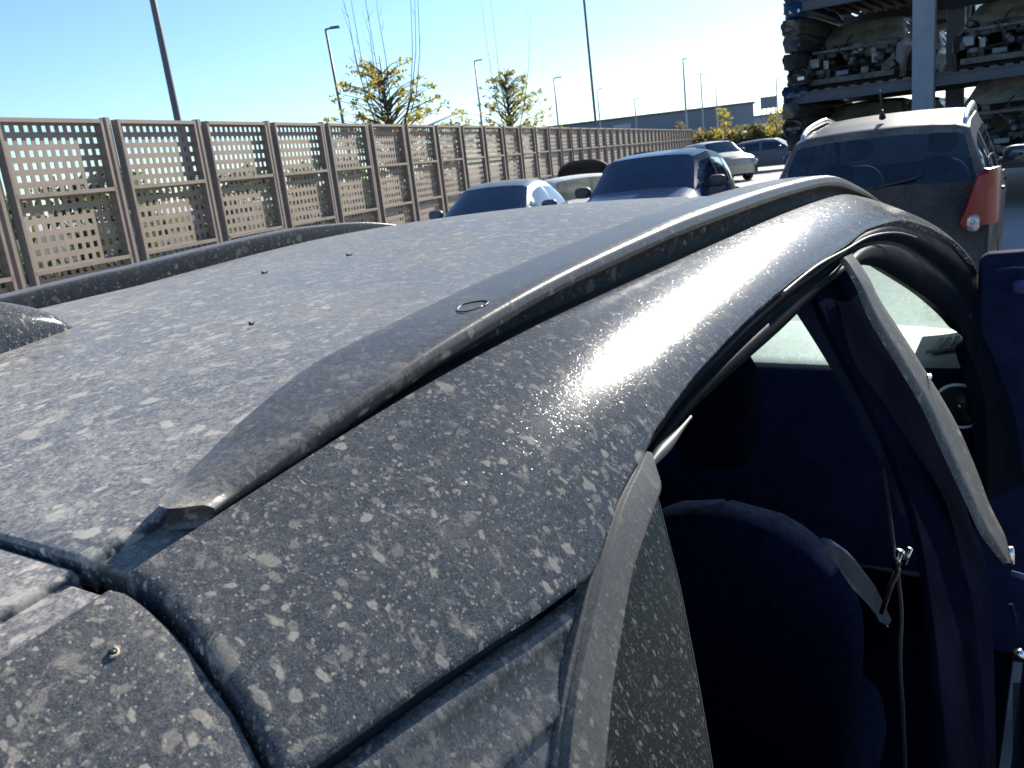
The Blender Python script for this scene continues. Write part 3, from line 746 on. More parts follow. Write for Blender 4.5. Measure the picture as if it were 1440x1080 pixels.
# ------------------------------------------------------------------ generic cars
def paint(name, col, rough=.3, metal=.3, dust=.25, coat=.5):
    s = NT(name); co = s.co(); n1 = s.noise(co, 2.5, 5.0, .6).outputs[0]; n2 = s.noise(co, 40, 4.0, .65).outputs[0]
    geo = s.n('NewGeometry'); nz = s.n('SeparateXYZ', {0: geo.outputs['Normal']}).outputs[2]
    f = s.math('MULTIPLY', s.mr(nz, .0, .9, .12, 1.0), s.math('ADD', s.mr(n1, .3, .7, dust*.5, dust*1.3), s.mr(n2, .4, .7, -.04, .10)), clamp=True)
    b = bsdf(s, Base_Color=col, Roughness=rough, Metallic=metal)
    b.inputs['Coat Weight'].default_value = 0; b.inputs['Specular IOR Level'].default_value = .35*(1+coat)
    df = s.n('BsdfDiffuse', {'Color': (.34, .32, .29, 1)})
    return s.done(s.n('MixShader', {0: f, 1: b.outputs[0], 2: df.outputs[0]}).outputs[0])
M['red'] = simple('red_lamp_lens', (.15, .002, .004), .3, 0, .15, 10)
M['lens'] = simple('clear_lamp_lens', (.28, .28, .30), .1, .5, .1, 10, coat=.5)
M['plate'] = simple('number_plate', (.7, .7, .68), .4, 0, .05, 4)
M['bdark'] = simple('dark_glass', (.008, .022, .05), .06, 0, .3, 3, coat=.3)
M['underbody'] = simple('underbody', (.015, .015, .016), .9)
M['greyplas'] = simple('grey_plastic', (.05, .05, .055), .6, 0, .2, 10)

def gencar(name, label, cat, W, L, Ht, body, glassm, loc, rz, group=None, prof=None, rails=None, bonnet='shut', seats=False, wipe=False, tail='low', stripped=False, boot='shut', aerial=False):
    root = tag(empty(name, loc, rz), label, cat, group)
    w = W/2
    # centre line from the rear bumper over the roof to the front bumper: y, z, half width of the top skin, drop at its edge
    if prof is None: prof = 'hatch'
    if prof == 'suv':
        N = [(-.50, .30, .86), (-.515, .55, .92), (-.50, .66, .93), (-.485, .90, .93), (-.470, 1.07, .90), (-.405, 1.40, .77), (-.388, 1.455, .75), (-.30, 1.51, .74), (-.1, 1.56, .745), (.06, 1.53, .73), (.10, 1.51, .73), (.245, 1.10, .84), (.30, 1.06, .84), (.44, .96, .84), (.485, .85, .82), (.50, .60, .84), (.495, .28, .84)]
    elif prof == 'sedan':
        N = [(-.49, .28, .84), (-.50, .55, .88), (-.495, .75, .86), (-.485, .95, .82), (-.36, 1.02, .82), (-.20, 1.40, .66), (-.15, 1.44, .66), (-.05, 1.47, .66), (.02, 1.46, .66), (.06, 1.43, .66), (.09, 1.40, .66), (.24, 1.02, .80), (.29, .98, .82), (.42, .88, .82), (.48, .74, .78), (.50, .55, .82), (.495, .25, .82)]
    else:
        N = [(-.49, .28, .84), (-.50, .52, .90), (-.495, .68, .90), (-.48, .88, .88), (-.46, 1.02, .84), (-.36, 1.38, .70), (-.33, 1.42, .69), (-.2, 1.46, .69), (-.05, 1.48, .69), (.06, 1.45, .68), (.09, 1.42, .68), (.24, 1.03, .82), (.29, .99, .82), (.42, .88, .82), (.48, .74, .80), (.50, .55, .82), (.495, .25, .82)]
    zs = Ht/max(q[1] for q in N)
    typ = ['bumper', 'tail', 'tail', 'tail', 'rear_window', 'body', 'body', 'body', 'body', 'body', 'windscreen', 'body', 'bonnet', 'bonnet', 'nose', 'bumper_f']
    rows = []; tps = []
    for i in range(len(N)-1):
        a, b = N[i], N[i+1]; k_ = 4 if typ[i] in ('rear_window', 'windscreen', 'bonnet', 'body') else 2
        for k in range(k_):
            t = k/k_; rows.append([a[j]*(1-t)+b[j]*t for j in range(3)]); tps.append(typ[i])
    rows.append(list(N[-1]))
    us = [-1, -.985, -.93, -.85, -.6, -.3, 0, .3, .6, .85, .93, .985, 1]
    P = []
    for (yf, zf, hf) in rows:
        y = yf*L; z = zf*zs; hw = hf*w; endw = abs(yf)**6*55
        P.append([(hw*u, y - math.copysign(1, yf)*.16*endw*abs(u)**2.5*.8, z - (.035 if zf > 1.3 else .025)*abs(u)**2.2 - (.03*max(0, abs(u)-.85)/.15 if zf > .9 else 0)) for u in us])
    P = np.array(P); sets = {}
    for i, tp in enumerate(tps):
        for j in range(len(us)-1):
            t2 = tp
            if tp in ('rear_window', 'windscreen') and (j in (0, len(us)-2) or (tp == 'rear_window' and j in (1, len(us)-3))): t2 = 'body'
            if tp in ('tail', 'nose', 'body'): t2 = 'body' if tp != 'tail' else 'tailgate'
            if stripped and tp in ('bonnet', 'nose', 'bumper_f'): continue
            if bonnet == 'open' and tp == 'bonnet': continue
            if boot == 'open' and tp in ('tail', 'rear_window'): continue
            sets.setdefault(t2, []).append((i, j))
    idx = lambda i, j: i*len(us)+j
    V = P.reshape(-1, 3)
    bv, bf = MB(), None
    def emit(nm, cells, mat, off=0.0):
        used = {}; vs = []; fs = []
        for i, j in cells:
            q = []
            for a in (idx(i, j), idx(i, j+1), idx(i+1, j+1), idx(i+1, j)):
                if a not in used: used[a] = len(vs); vs.append(V[a])
                q.append(used[a])
            fs.append(tuple(q))
        return mesh(nm, vs, fs, mat, root)
    # sides
    body_v = [tuple(v) for v in V]; body_f = []
    for i, j in sets.get('body', []): body_f.append((idx(i, j), idx(i, j+1), idx(i+1, j+1), idx(i+1, j)))
    ib = 2*4+0
    i_rw = tps.index('rear_window'); i_ws = len(tps)-1-tps[::-1].index('windscreen')+1
    beltz = lambda y: float(np.interp(y, [P[i_rw, 0, 1], P[i_ws, 0, 1]], [P[i_rw, 0, 2], P[i_ws, 0, 2]]))
    ra = .33*(zs if zs < 1.05 else 1.05)+.02; yr, yf_ = -.30*L, .32*L
    side_win = []
    for sx, jj in ((-1, 0), (1, len(us)-1)):
        # greenhouse side
        ng = 6; st = list(range(i_rw, i_ws+1)); G_ = []
        # even stations in y for the glass
        e = P[st, jj, :]; ysn = np.linspace(e[0][1], e[-1][1], 25)
        for y in ysn:
            tx = np.interp(y, e[:, 1], e[:, 0]); tz = np.interp(y, e[:, 1], e[:, 2]); bz = beltz(y)
            bx = np.interp(y, [e[0][1], e[0][1]+.4, e[-1][1]-.4, e[-1][1]], [e[0][0], sx*w*.955, sx*w*.955, e[-1][0]])
            G_.append([(tx+(bx-tx)*t + sx*.02*math.sin(math.pi*t), y, tz+(bz-tz)*t) for t in np.linspace(0, 1, ng)])
        G_ = np.array(G_); n0 = len(body_v); body_v += [tuple(p) for r_ in G_ for p in r_]
        wins = {}
        for i in range(24):
            for j in range(ng-1):
                f = (n0+i*ng+j, n0+i*ng+j+1, n0+(i+1)*ng+j+1, n0+(i+1)*ng+j)
                fr = (i+.5)/24
                zone = 0 if .05 < fr < .20 else 1 if .24 < fr < .52 else 2 if .56 < fr < .93 else -1
                if zone >= 0 and 0 < j: wins.setdefault(zone, []).append((i, j))
                else: body_f.append(f)
        for zn, cl in wins.items():
            used = {}; vs = []; fs = []
            for i, j in cl:
                q = []
                for a in ((i, j), (i, j+1), (i+1, j+1), (i+1, j)):
                    if a not in used: used[a] = len(vs); vs.append(G_[a[0], a[1]])
                    q.append(used[a])
                fs.append(tuple(q))
            mesh('side_window', vs, fs, glassm, root)
        # lower side
        ysl = np.linspace(-.5*L+.02, .5*L-.02, 61); nl = 7; n0 = len(body_v)
        for y in ysl:
            ee = P[:, jj, :]
            # top of the flank: belt in the middle, edge of the skin at the ends
            if e[0][1] < y < e[-1][1]:
                tz = beltz(y); tx = np.interp(y, [e[0][1], e[0][1]+.4, e[-1][1]-.4, e[-1][1]], [e[0][0], sx*w*.955, sx*w*.955, e[-1][0]])
            elif y <= e[0][1]:
                tz = float(np.interp(y, [P[2, jj, 1], e[0][1]], [P[2, jj, 2], e[0][2]])); tx = float(np.interp(y, [P[2, jj, 1], e[0][1]], [P[2, jj, 0], e[0][0]]))
            else:
                q = P[i_ws:, jj, :]; o_ = np.argsort(q[:, 1]); tz = float(np.interp(y, q[o_, 1], q[o_, 2])); tx = float(np.interp(y, q[o_, 1], q[o_, 0]))
            zb_ = .24
            for yc in (yr, yf_):
                if abs(y-yc) < ra+.04: zb_ = max(zb_, .31+math.sqrt((ra+.04)**2-(y-yc)**2))
            tz = max(tz, zb_+.02)
            inset = 1-.10*(abs(y)/(.5*L))**8
            for k in range(nl):
                t = k/(nl-1); bx = sx*w*inset*(1.0 if t > .3 else .985); x_ = tx+(sx*w*inset-tx)*min(1, t*2.6)**.6 if k else tx
                body_v.append((x_ - sx*.05*max(0, t-.7), y, tz+(zb_-tz)*t))
        for i in range(60):
            for k in range(nl-1): body_f.append((n0+i*nl+k, n0+i*nl+k+1, n0+(i+1)*nl+k+1, n0+(i+1)*nl+k))
        for yc in (yr, yf_):
            if not stripped: wheel(root, (sx*(w-.12), yc, .31 if ra < .36 else .33), r=ra-.02, side=sx)
        # mirror
        if not stripped:
            my = e[-1][1]-.42; mp = np.array([sx*(w+.10), my, beltz(my)+.07])
            mr_ = MB().ell(mp, (.13, .075, .085), 16, 10, .75).tube([mp, (sx*(w-.04), my, beltz(my)-.0)], .03, 6).build('door_mirror', M['greyplas'] if prof == 'suv' else body, root, True)
            MB().ell(mp+np.array([0, -.065, 0]), (.105, .015, .065), 14, 8, .75).build('mirror_glass', M['bdark'], mr_, True)
            ln = MB()
            for fy in (.40, .72): 
                yy = e[0][1]+(e[-1][1]-e[0][1])*fy; ln.box((sx*(w+.005), yy, beltz(yy)-.13), (.02, .15, .022))
            ln.build('door_handles', body, root)
            # tall rear lamps on the corners
            if tail == 'tall':
                yb_ = -.5*L+.10; tp_ = []
                prf = [(1.225, .03, .02), (1.20, .09, .0), (1.10, .12, -.02), (.97, .16, -.03), (.88, .20, -.03), (.84, .17, -.03)]
                vs = []
                for (z, ww_, dy) in prf:
                    zz = z*zs*.93
                    hwx = w*.935
                    vs += [(sx*(hwx-ww_), -.5*L-.005+.02+dy*.2, zz-.02), (sx*(hwx-.03), -.5*L+.035, zz), (sx*(hwx+.015), -.5*L+.10, zz), (sx*(hwx+.040), -.5*L+.20+dy, zz)]
                fs = [(i*4+k, i*4+k+1, (i+1)*4+k+1, (i+1)*4+k) for i in range(5) for k in range(3)]
                o = mesh('tail_lamp', vs, fs, M['red'], root); solid(o, .05, 0); bevel(o, .01, 2)
                MB().ell((sx*(w*.935-.11), -.5*L+.015, .86*zs*.93), (.05, .03, .07), 14, 8, .7).build('lamp_insert', M['lens'], o, True)
            else:
                o = MB().ell((sx*w*.86, -.5*L+.07, .80*zs), (.13, .10, .09), 14, 8, .7).build('tail_lamp', M['red'], root, True)
            MB().ell((sx*w*.80, .5*L-.16, .70*zs), (.18, .13, .075), 16, 8, .7).build('headlight', M['lens'], root, True)
    used = sorted(set(a for f in body_f for a in f)); rm = {a: k for k, a in enumerate(used)}
    bo = mesh('body', [body_v[a] for a in used], [tuple(rm[a] for a in f) for f in body_f], body, root)
    for nm, mt in (('tailgate', body), ('rear_window', glassm), ('windscreen', glassm), ('bonnet', body), ('bumper', M['greyplas'] if prof == 'suv' else body), ('bumper_f', body)):
        if nm in sets: emit('bumper' if nm == 'bumper_f' else nm, sets[nm], mt)
    MB().box((0, 0, .30), (W-.25, L-.5, .16)).build('floor_pan', M['underbody'], root)
    if bonnet == 'open' and not stripped:
        a = P[tps.index('bonnet')]; y0, z0 = a[6][1], a[6][2]; Lb = .20*L; rows2 = []
        for t in np.linspace(0, 1, 8):
            rows2.append([(u*w*.80*(1-.10*t*t), y0+Lb*t*(1-.22*u**4)*math.cos(R(52)), z0+.02+Lb*t*(1-.30*u**4)*math.sin(R(52))+.05*math.sin(math.pi*t)*(1-u*u)-.05*u*u*t) for u in np.linspace(-1, 1, 14)])
        vs, fs = gridmesh(rows2); solid(mesh('bonnet', vs, fs, M['bonnet_in'], root), .03)
        eng(root, w, L, zs)
    if boot == 'open':
        y0, z0 = P[tps.index('rear_window')+4][6][1], P[tps.index('rear_window')+4][6][2]; rows2 = []
        for t in np.linspace(0, 1, 8): rows2.append([(u*w*.76, y0-.95*t*math.cos(R(18)), z0+.02+.95*t*math.sin(R(18))+.08*math.sin(math.pi*t)-.05*u*u) for u in np.linspace(-1, 1, 14)])
        vs, fs = gridmesh(rows2); solid(mesh('boot_lid', vs, fs, M['bonnet_in'], root), .04)
    if stripped: eng(root, w, L, zs, True)
    if rails:
        for sx in (-1, 1):
            pts = []
            for t in np.linspace(0, 1, 20):
                y = (-.36+.42*t)*L; i = int(np.argmin(abs(P[i_rw:i_ws, 1, 1]-y)))+i_rw
                z = float(np.interp(y, P[i_rw+3:i_ws, 10, 1], P[i_rw+3:i_ws, 10, 2])); pts.append((sx*w*.705, y, z-.012+.06*math.sin(math.pi*min(1, max(0, t)))**.35))
            MB().tube(pts, [.012+.016*math.sin(math.pi*t)**.5 for t in np.linspace(0, 1, 20)], 8).build('roof_rail', rails, root, True)
    if aerial:
        y = -.32*L; z = Ht-.025
        MB().tube([(0, y+.02, z-.01), (0, y-.03, z+.05), (0, y-.03, z+.05)], [.03, .014, .01], 8).tube([(0, y-.02, z+.04), (-.0, y-.13, z+.21)], .006, 6).build('roof_aerial', M['black'], root, True)
    if wipe:
        zz = 1.08*zs; MB().tube([(.02, -.472*L-.01, zz-.02), (.30, -.462*L-.02, zz+.03), (.36, -.455*L-.015, zz+.05)], .012, 6).build('rear_wiper', M['black'], root, True)
    if tail == 'tall' or prof == 'suv':
        MB().box((0, -.515*L+.01, .78*zs), (.52, .02, .11)).build('number_plate', M['plate'], root)
    if seats:
        for x in (-.38, .38):
            s_ = MB(); s_.ell((x, -.02*L, .95), (.25, .09, .38), 18, 12, .7).ell((x, -.03*L, 1.38*zs*.93), (.14, .05, .10), 14, 8, .7).ell((x, .04*L, .62), (.25, .28, .09), 18, 8, .6).build('front_seat', M['seatlight'], root, True)
        s_ = MB(); s_.ell((0, -.24*L, .85), (.60, .09, .33), 20, 10, .6)
        for x in (-.4, .4): s_.ell((x, -.25*L, 1.20*zs*.95), (.13, .05, .08), 12, 8, .7)
        s_.build('rear_seat', M['fabric'], root, True)
        MB().box((0, .23*L, .90), (W-.35, .4, .18)).build('dashboard', M['greyplas'], root)
    return root

M['bonnet_in'] = simple('bonnet_underside', (.02, .021, .024), .6, .2, .4, 6)
M['seatlight'] = simple('pale_green_seat', (.10, .14, .14), .8, 0, .2, 20)
M['enginegrime'] = simple('engine_grime', (.07, .065, .06), .55, .3, .6, 7)
M['engineal'] = simple('engine_alloy', (.15, .15, .15), .4, .5, .4, 9)
M['hose'] = simple('black_hose', (.012, .012, .014), .4)
M['tan'] = simple('tan_plastic', (.30, .24, .16), .6, 0, .3, 6)
def eng(root, w, L, zs, exposed=False):
    r = random.Random(int(L*1000)); yb = .26*L; yf = .48*L
    a, b, c = MB(), MB(), MB()
    for k in range(46):
        x = r.uniform(-w*.75, w*.75); y = r.uniform(yb, yf); z = r.uniform(.35, .92*zs)
        q = Matrix.Rotation(r.uniform(-.6, .6), 3, r.choice('XYZ')); tgt = (a, b, a)[k % 3]
        if k % 2: tgt.box((x, y, z), (r.uniform(.06, .28), r.uniform(.06, .25), r.uniform(.05, .2)), q)
        else: tgt.ell((x, y, z), (r.uniform(.04, .13), r.uniform(.04, .12), r.uniform(.04, .11)), 10, 6, .8, q)
    for k in range(16):
        p = np.array([r.uniform(-w*.75, w*.75), r.uniform(yb, yf), r.uniform(.4, .95*zs)]); pts = [p]
        for _ in range(4): p = p+np.array([r.uniform(-.2, .2), r.uniform(-.08, .08), r.uniform(-.12, .12)]); pts.append(p)
        c.tube(pts, r.uniform(.010, .03), 6)
    for x in (-w*.45, w*.45): b.box((x, yf+.02, .62*zs), (.09, .10, .16))
    for q_ in (a, b):
        q_.tube([(-w*.76, (yb+yf)/2, .5*zs), (0, (yb+yf)/2+.06, .58*zs), (w*.76, (yb+yf)/2, .5*zs)], .05, 6).tube([(0, yb, .55*zs), (0, yf, .6*zs)], .05, 6)
    e = a.build('engine', M['enginegrime'], root); b.build('engine_casting', M['engineal'], e); c.build('hose', M['hose'], e, True)
    if exposed:
        f = MB(); f.box((0, yf+.03, .34), (W_(w)*.80, .08, .10)); f.box((0, yf-.02, .86*zs), (W_(w)*.72, .05, .05))
        for x in (-w*.78, w*.78): f.box((x, (yb+yf)/2+.05, .60*zs), (.07, yf-yb, .12)); f.ell((x*.86, yb+.18, .84*zs), (.13, .13, .09), 12, 8)
        f.build('front_frame', M['enginegrime'], root)
def W_(w): return 2*w

M['p_suv'] = paint('dark_plum_paint', (.011, .010, .014), .35, .0, .34, -.7)
M['p_blue'] = paint('deep_blue_paint', (.005, .030, .085), .3, .0, .02, -.5)
M['p_silver'] = paint('grey_silver_paint', (.07, .095, .13), .35, .2, .2, -.3)
M['p_white'] = paint('white_paint', (.62, .61, .58), .3, .0, .15)
M['p_black'] = paint('black_paint', (.02, .02, .024), .25, .1, .2)
M['p_grn'] = paint('wreck_green_paint', (.20, .24, .20), .4, .1, .5)
M['p_champ'] = paint('pale_champagne_paint', (.40, .39, .34), .35, .3, .3)
M['g_suv'] = glass('suv_glass', (.38, .58, .80), .30, .02, .03, (.25, .35, .5))
M['g_wreck'] = glass('wreck_glass', (.5, .55, .5), .15, .05, .8, (.48, .45, .34), 3)
M['railsilver'] = simple('silver_roof_bar', (.60, .60, .58), .3, .9, .08, 10)

# SUV ahead: rear faces us
sc_ = np.array([(aty(1071, 246, 7.35)[0]+aty(1403, 246, 7.35)[0])/2, 7.35, 0]); Ls = 4.28
hd = R(3.0)
suv = gencar('parked_suv', 'dark plum crossover with silver roof rails and red tail lamps seen from behind', 'car', 1.80, Ls, 1.80, M['p_suv'], M['g_suv'],
             (sc_[0]-math.sin(hd)*Ls/2-.02, sc_[1]+math.cos(hd)*Ls/2, 0), hd, prof='suv', rails=M['railsilver'], seats=True, wipe=True, tail='tall', aerial=True)
G1 = 'cars parked in rows in the scrapyard'
def place(px, dist, **k): p = azp(px, dist); return (p[0], p[1], 0)
def face(px, dist, extra=0.0):     # heading that points a car's nose at the camera, plus a turn
    p = azp(px, dist); return math.atan2(p[0], -p[1]) + math.pi + R(extra) + math.pi
def facing(px, extra=0.0):
    p = azp(px, 1.0); return math.atan2(p[0], -p[1]) + 0.0 + R(extra)   # +Y axis turned to point back at the camera
gencar('parked_car', 'deep blue car facing the viewer, between the grey car and the plum crossover', 'car', 1.80, 4.2, 1.66, M['p_blue'], M['bdark'], place(922, 13.5), facing(922, -14), G1, prof='suv')
gencar('parked_car', 'grey silver saloon with dark windscreen in front of the brown fence', 'car', 1.76, 4.4, 1.46, M['p_silver'], M['bdark'], place(701, 14.8), facing(701, -18), G1, prof='sedan')
gencar('parked_car', 'white car with pale windscreen between the grey saloon and the deep blue car', 'car', 1.72, 4.0, 1.36, M['p_white'], M['g_wreck'], place(812, 17.5), facing(812, 14), G1)
gencar('parked_car', 'black car with its bonnet raised behind the white car', 'car', 1.80, 4.1, 1.42, M['p_black'], M['bdark'], place(832, 23.0), facing(832, -8), G1, bonnet='open')
gencar('parked_car', 'dark car with its bonnet raised, showing over the roof of the deep blue car', 'car', 1.75, 4.1, 1.44, M['p_black'], M['bdark'], place(924, 25), facing(924, -10), G1, bonnet='open')
gencar('parked_car', 'pale champagne van like car beyond the deep blue car', 'car', 1.75, 4.2, 1.66, M['p_champ'], M['bdark'], place(1003, 38), facing(1003, 28), G1, prof='suv')
gencar('parked_car', 'green roofed small car at the far end of the brown fence', 'car', 1.7, 4.0, 1.50, M['p_grn'], M['bdark'], place(962, 36), facing(962, 15), G1)
gencar('parked_car', 'silver hatchback standing side on in the far yard left of the rack', 'car', 1.75, 4.1, 1.50, M['p_silver'], M['bdark'], place(1084, 44), facing(1084, 80), G1)
gencar('parked_car', 'white hatchback at the far right beside the crossover mirror', 'car', 1.76, 4.2, 1.48, M['p_white'], M['bdark'], (1.35, 15.5, 0), R(186), G1)

# ------------------------------------------------------------------ ground
s = NT('yard_concrete'); co = s.co()
n1 = s.noise(co, .12, 5.0, .6).outputs[0]; n2 = s.noise(co, 3.0, 6.0, .7).outputs[0]; n3 = s.noise(co, 60.0, 3.0).outputs[0]
c = s.mix(s.mr(n1, .35, .65), (.30, .285, .26), (.42, .40, .37)); c = s.mix(s.mr(n2, .55, .8, 0, .5), c, (.15, .14, .13)); c = s.mix(s.mr(n3, .4, .7, 0, .3), c, (.25, .24, .22))
b = bsdf(s, Base_Color=c, Roughness=.9); M['ground'] = s.done(b.outputs[0])
g = mesh('ground', [(-900, -300, 0), (900, -300, 0), (900, 1500, 0), (-900, 1500, 0)], [(0, 1, 2, 3)], M['ground'], None, False); tag(g, kind='structure')
M['verge'] = simple('dry_verge', (.045, .045, .025), .95, 0, .5, 1.2)
M['road'] = simple('asphalt', (.055, .055, .058), .9, 0, .2, 3)

# ------------------------------------------------------------------ fence
FA = R(-16.0 + 0.0); fd = np.array([math.sin(FA), math.cos(FA), 0]); fn_ = np.array([math.cos(FA), -math.sin(FA), 0])   # fn_: towards us
FD = 9.6; SPC = .2266*FD; FH = 3.02; T0 = FD*(1/math.tan(R(63.41-16-2+.0))) 
M['fence'] = simple('brown_painted_steel', (.185, .148, .124), .6, .0, .12, 3)
M['fence2'] = simple('brown_sheet', (.225, .178, .140), .65, .0, .10, 2)
base = -fn_*FD
ang = -FA
fence = empty('perforated_fence', base, ang); tag(fence, 'long brown steel fence of perforated panels running along the left of the yard', 'fence')
nc, nr = 12, 18; pw, ph = (SPC-.36)/nc, (FH-.10)/nr
vs = []; fs = []; xs_ = []
fx = [0]; 
for k in range(nc): fx += [k*pw+pw*.24, k*pw+pw*.76]
fx.append(nc*pw); fz = [0]
for k in range(nr): fz += [k*ph+ph*.24, k*ph+ph*.76]
fz.append(nr*ph)
for z in fz:
    for x in fx: vs.append((0, x, z+.05))
nx = len(fx)
for j in range(len(fz)-1):
    for i in range(nx-1):
        hole = (i % 2 == 1) and (j % 2 == 1)
        band = (j//2) in (6, 12) or (abs(fz[j]-6*ph) < .03) 
        if hole and not ((j//2) in (5, 11) and False): continue
        fs.append((j*nx+i, j*nx+i+1, (j+1)*nx+i+1, (j+1)*nx+i))
t0 = FD/math.tan(R(63.41-16)) - 3*SPC
for k in range(46):
    yb_ = t0+k*SPC
    if k == 0:
        me_panel = bpy.data.meshes.new('perforated_panel'); me_panel.from_pydata(vs, [], fs); me_panel.materials.append(M['fence2'])
        pm = MB(); Wp = nc*pw
        for z in (.05, FH*.333, FH*.667, FH-.03): pm.box((.055, Wp/2, z), (.13, Wp+.02, .055))
        for y in (0, Wp): pm.box((.055, y, FH/2), (.13, .05, FH))
        o = pm.build('panel_frame', M['fence'], fence); me_frame = o.data; o.location = (0, yb_+.18, 0); bevel(o, .006, 1)
        q = MB(); q.box((.02, 0, FH/2+.01), (.12, .085, FH+.04)); q.box((.02, .0, .05), (.2, .2, .02))
        p_ = q.build('post', M['fence'], fence); me_post = p_.data; p_.location = (0, yb_, 0)
    else:
        o = bpy.data.objects.new('panel_frame', me_frame); COL.objects.link(o); o.parent = fence; o.location = (0, yb_+.18, 0)
        p_ = bpy.data.objects.new('post', me_post); COL.objects.link(p_); p_.parent = fence; p_.location = (0, yb_, 0)
    o = bpy.data.objects.new('perforated_panel', me_panel); COL.objects.link(o); o.parent = fence; o.location = (0, yb_+.18, 0)
    solid(o, .012, 0)

vg = mesh('verge', [tuple(base+fd*a-fn_*b+np.array([0, 0, .004])) for a, b in ((-40, .5), (-40, 70), (130, 70), (130, .5))], [(0, 1, 2, 3)], M['verge'], None, False); tag(vg, kind='structure')
# ------------------------------------------------------------------ lamp posts
M['polegrey'] = simple('pole_grey_paint', (.12, .12, .13), .55, .2, .1, 2)
M['polepale'] = simple('galvanised_pole', (.30, .33, .36), .5, .4, .1, 2)
def lamp(px, dist, top_py, label, r0=.08, head=True, mat='polepale', lean=0.0, arm=1):
    p = azp(px, dist); d = ray(px, top_py); h = EYE + d[2]/np.hypot(d[0], d[1])*dist
    root = tag(empty('street_lamp', p), label, 'street lamp', 'lamp posts beyond the fence')
    MB().tube([(0, 0, 0), (0, 0, .5), (lean*.5, 0, h*.5), (lean, 0, h)], [r0*1.25, r0, r0*.85, r0*.6], 10).build('pole', M[mat], root, True)
    MB().box((0, 0, .02), (.4, .4, .04)).build('base_plate', M[mat], root)
    if head:
        MB().tube([(lean, 0, h), (lean+.18*arm, .10*arm, h+.02)], r0*.5, 6).box((lean+.32*arm, .18*arm, h+.03), (.34, .20, .07), Matrix.Rotation(R(30), 3, 'Z')).build('lamp_head', M[mat], root)
lamp(274, 21, -320, 'thick dark lamp post rising behind the near end of the fence', .085, True, 'polegrey', -.15)
lamp(500, 34, 36, 'dark lamp post with small head left of the first yellowing tree', .07, True, 'polegrey', -.35)
lamp(684, 62, 84, 'lamp post with small head standing behind the second tree', .09)
lamp(789, 64, 109, 'slim pale lamp post just right of the second tree', .08)
lamp(842, 56, -260, 'tall dark lamp post rising out of the frame above the middle of the fence', .085, True, 'polegrey', -.3)
lamp(847, 90, 125, 'short faint lamp post just right of the tall dark post', .08)
lamp(897, 110, 139, 'faint lamp post above the left part of the warehouse roof', .10)
lamp(967, 112, 82, 'tall pale lamp post before the warehouse, left one of the close pair', .14)
lamp(990, 118, 104, 'pale lamp post before the warehouse, right one of the close pair', .11)
lamp(1010, 150, 124, 'faintest lamp post beyond the right part of the warehouse', .12)
lamp(1094, 130, 111, 'faint lamp post beside the small roof sign left of the rack', .11)

# ------------------------------------------------------------------ far buildings
M['ware'] = simple('blue_grey_cladding', (.13, .16, .20), .6, .1, .08, .05)
M['ware2'] = simple('dark_green_trim', (.05, .09, .08), .6)
M['pale'] = simple('pale_render', (.32, .34, .36), .8)
a, b = azp(760, 205), azp(1061, 205); dv = b-a; ln_ = np.linalg.norm(dv); an = math.atan2(dv[1], dv[0])
hw_ = EYE + (hor(1061)-148)/FOC*205*math.cos(R(17))*.985
wh = tag(empty('warehouse', (a+b)/2, an), 'long low blue grey clad warehouse behind the far end of the fence', 'warehouse')
MB().box((0, 20, hw_/2), (ln_, 40, hw_)).build('wall', M['ware'], wh)
MB().box((0, 19.9, hw_+.2), (ln_+.6, 40.8, .4)).build('roof', M['ware2'], wh)
q = MB()
for k in range(9): q.box((-ln_/2+ln_*(k+.5)/9, -.06, 2.2), (3.2, .1, 4.0))
q.build('dock_doors', M['pale'], wh)
q = MB(); q.box((-ln_*.10, -.10, hw_-2.6), (4.0, .12, 3.0)); q.build('wall_sign', M['pale'], wh)
a, b = azp(1058, 260), azp(1240, 260); dv = b-a; ln_ = np.linalg.norm(dv); an = math.atan2(dv[1], dv[0])
wh2 = tag(empty('factory', (a+b)/2, an), 'pale low factory between the warehouse and the rack', 'factory')
h2 = EYE+(hor(1080)-166)/FOC*260; MB().box((0, 15, h2/2), (ln_, 30, h2)).build('wall', M['pale'], wh2)
MB().box((0, 15, h2+.25), (ln_+1, 31, .5)).build('roof', M['ware'], wh2)
p = azp(1082, 240); sg = tag(empty('roof_sign', p, an), 'small dark lattice box standing above the factory roof left of the rack', 'sign')
zt_ = EYE+(hor(1082)-142)/FOC*240; zl_ = EYE+(hor(1082)-156)/FOC*240
q = MB(); q.box((0, 0, (zt_+zl_)/2), (3.9, .6, zt_-zl_))
q.build('panel', M['ware'], sg)
q = MB()
for x in (-1.7, -.6, .6, 1.7): q.box((x, .0, zt_/2), (.18, .7, zt_+.1))
q.build('mast', M['polegrey'], sg)

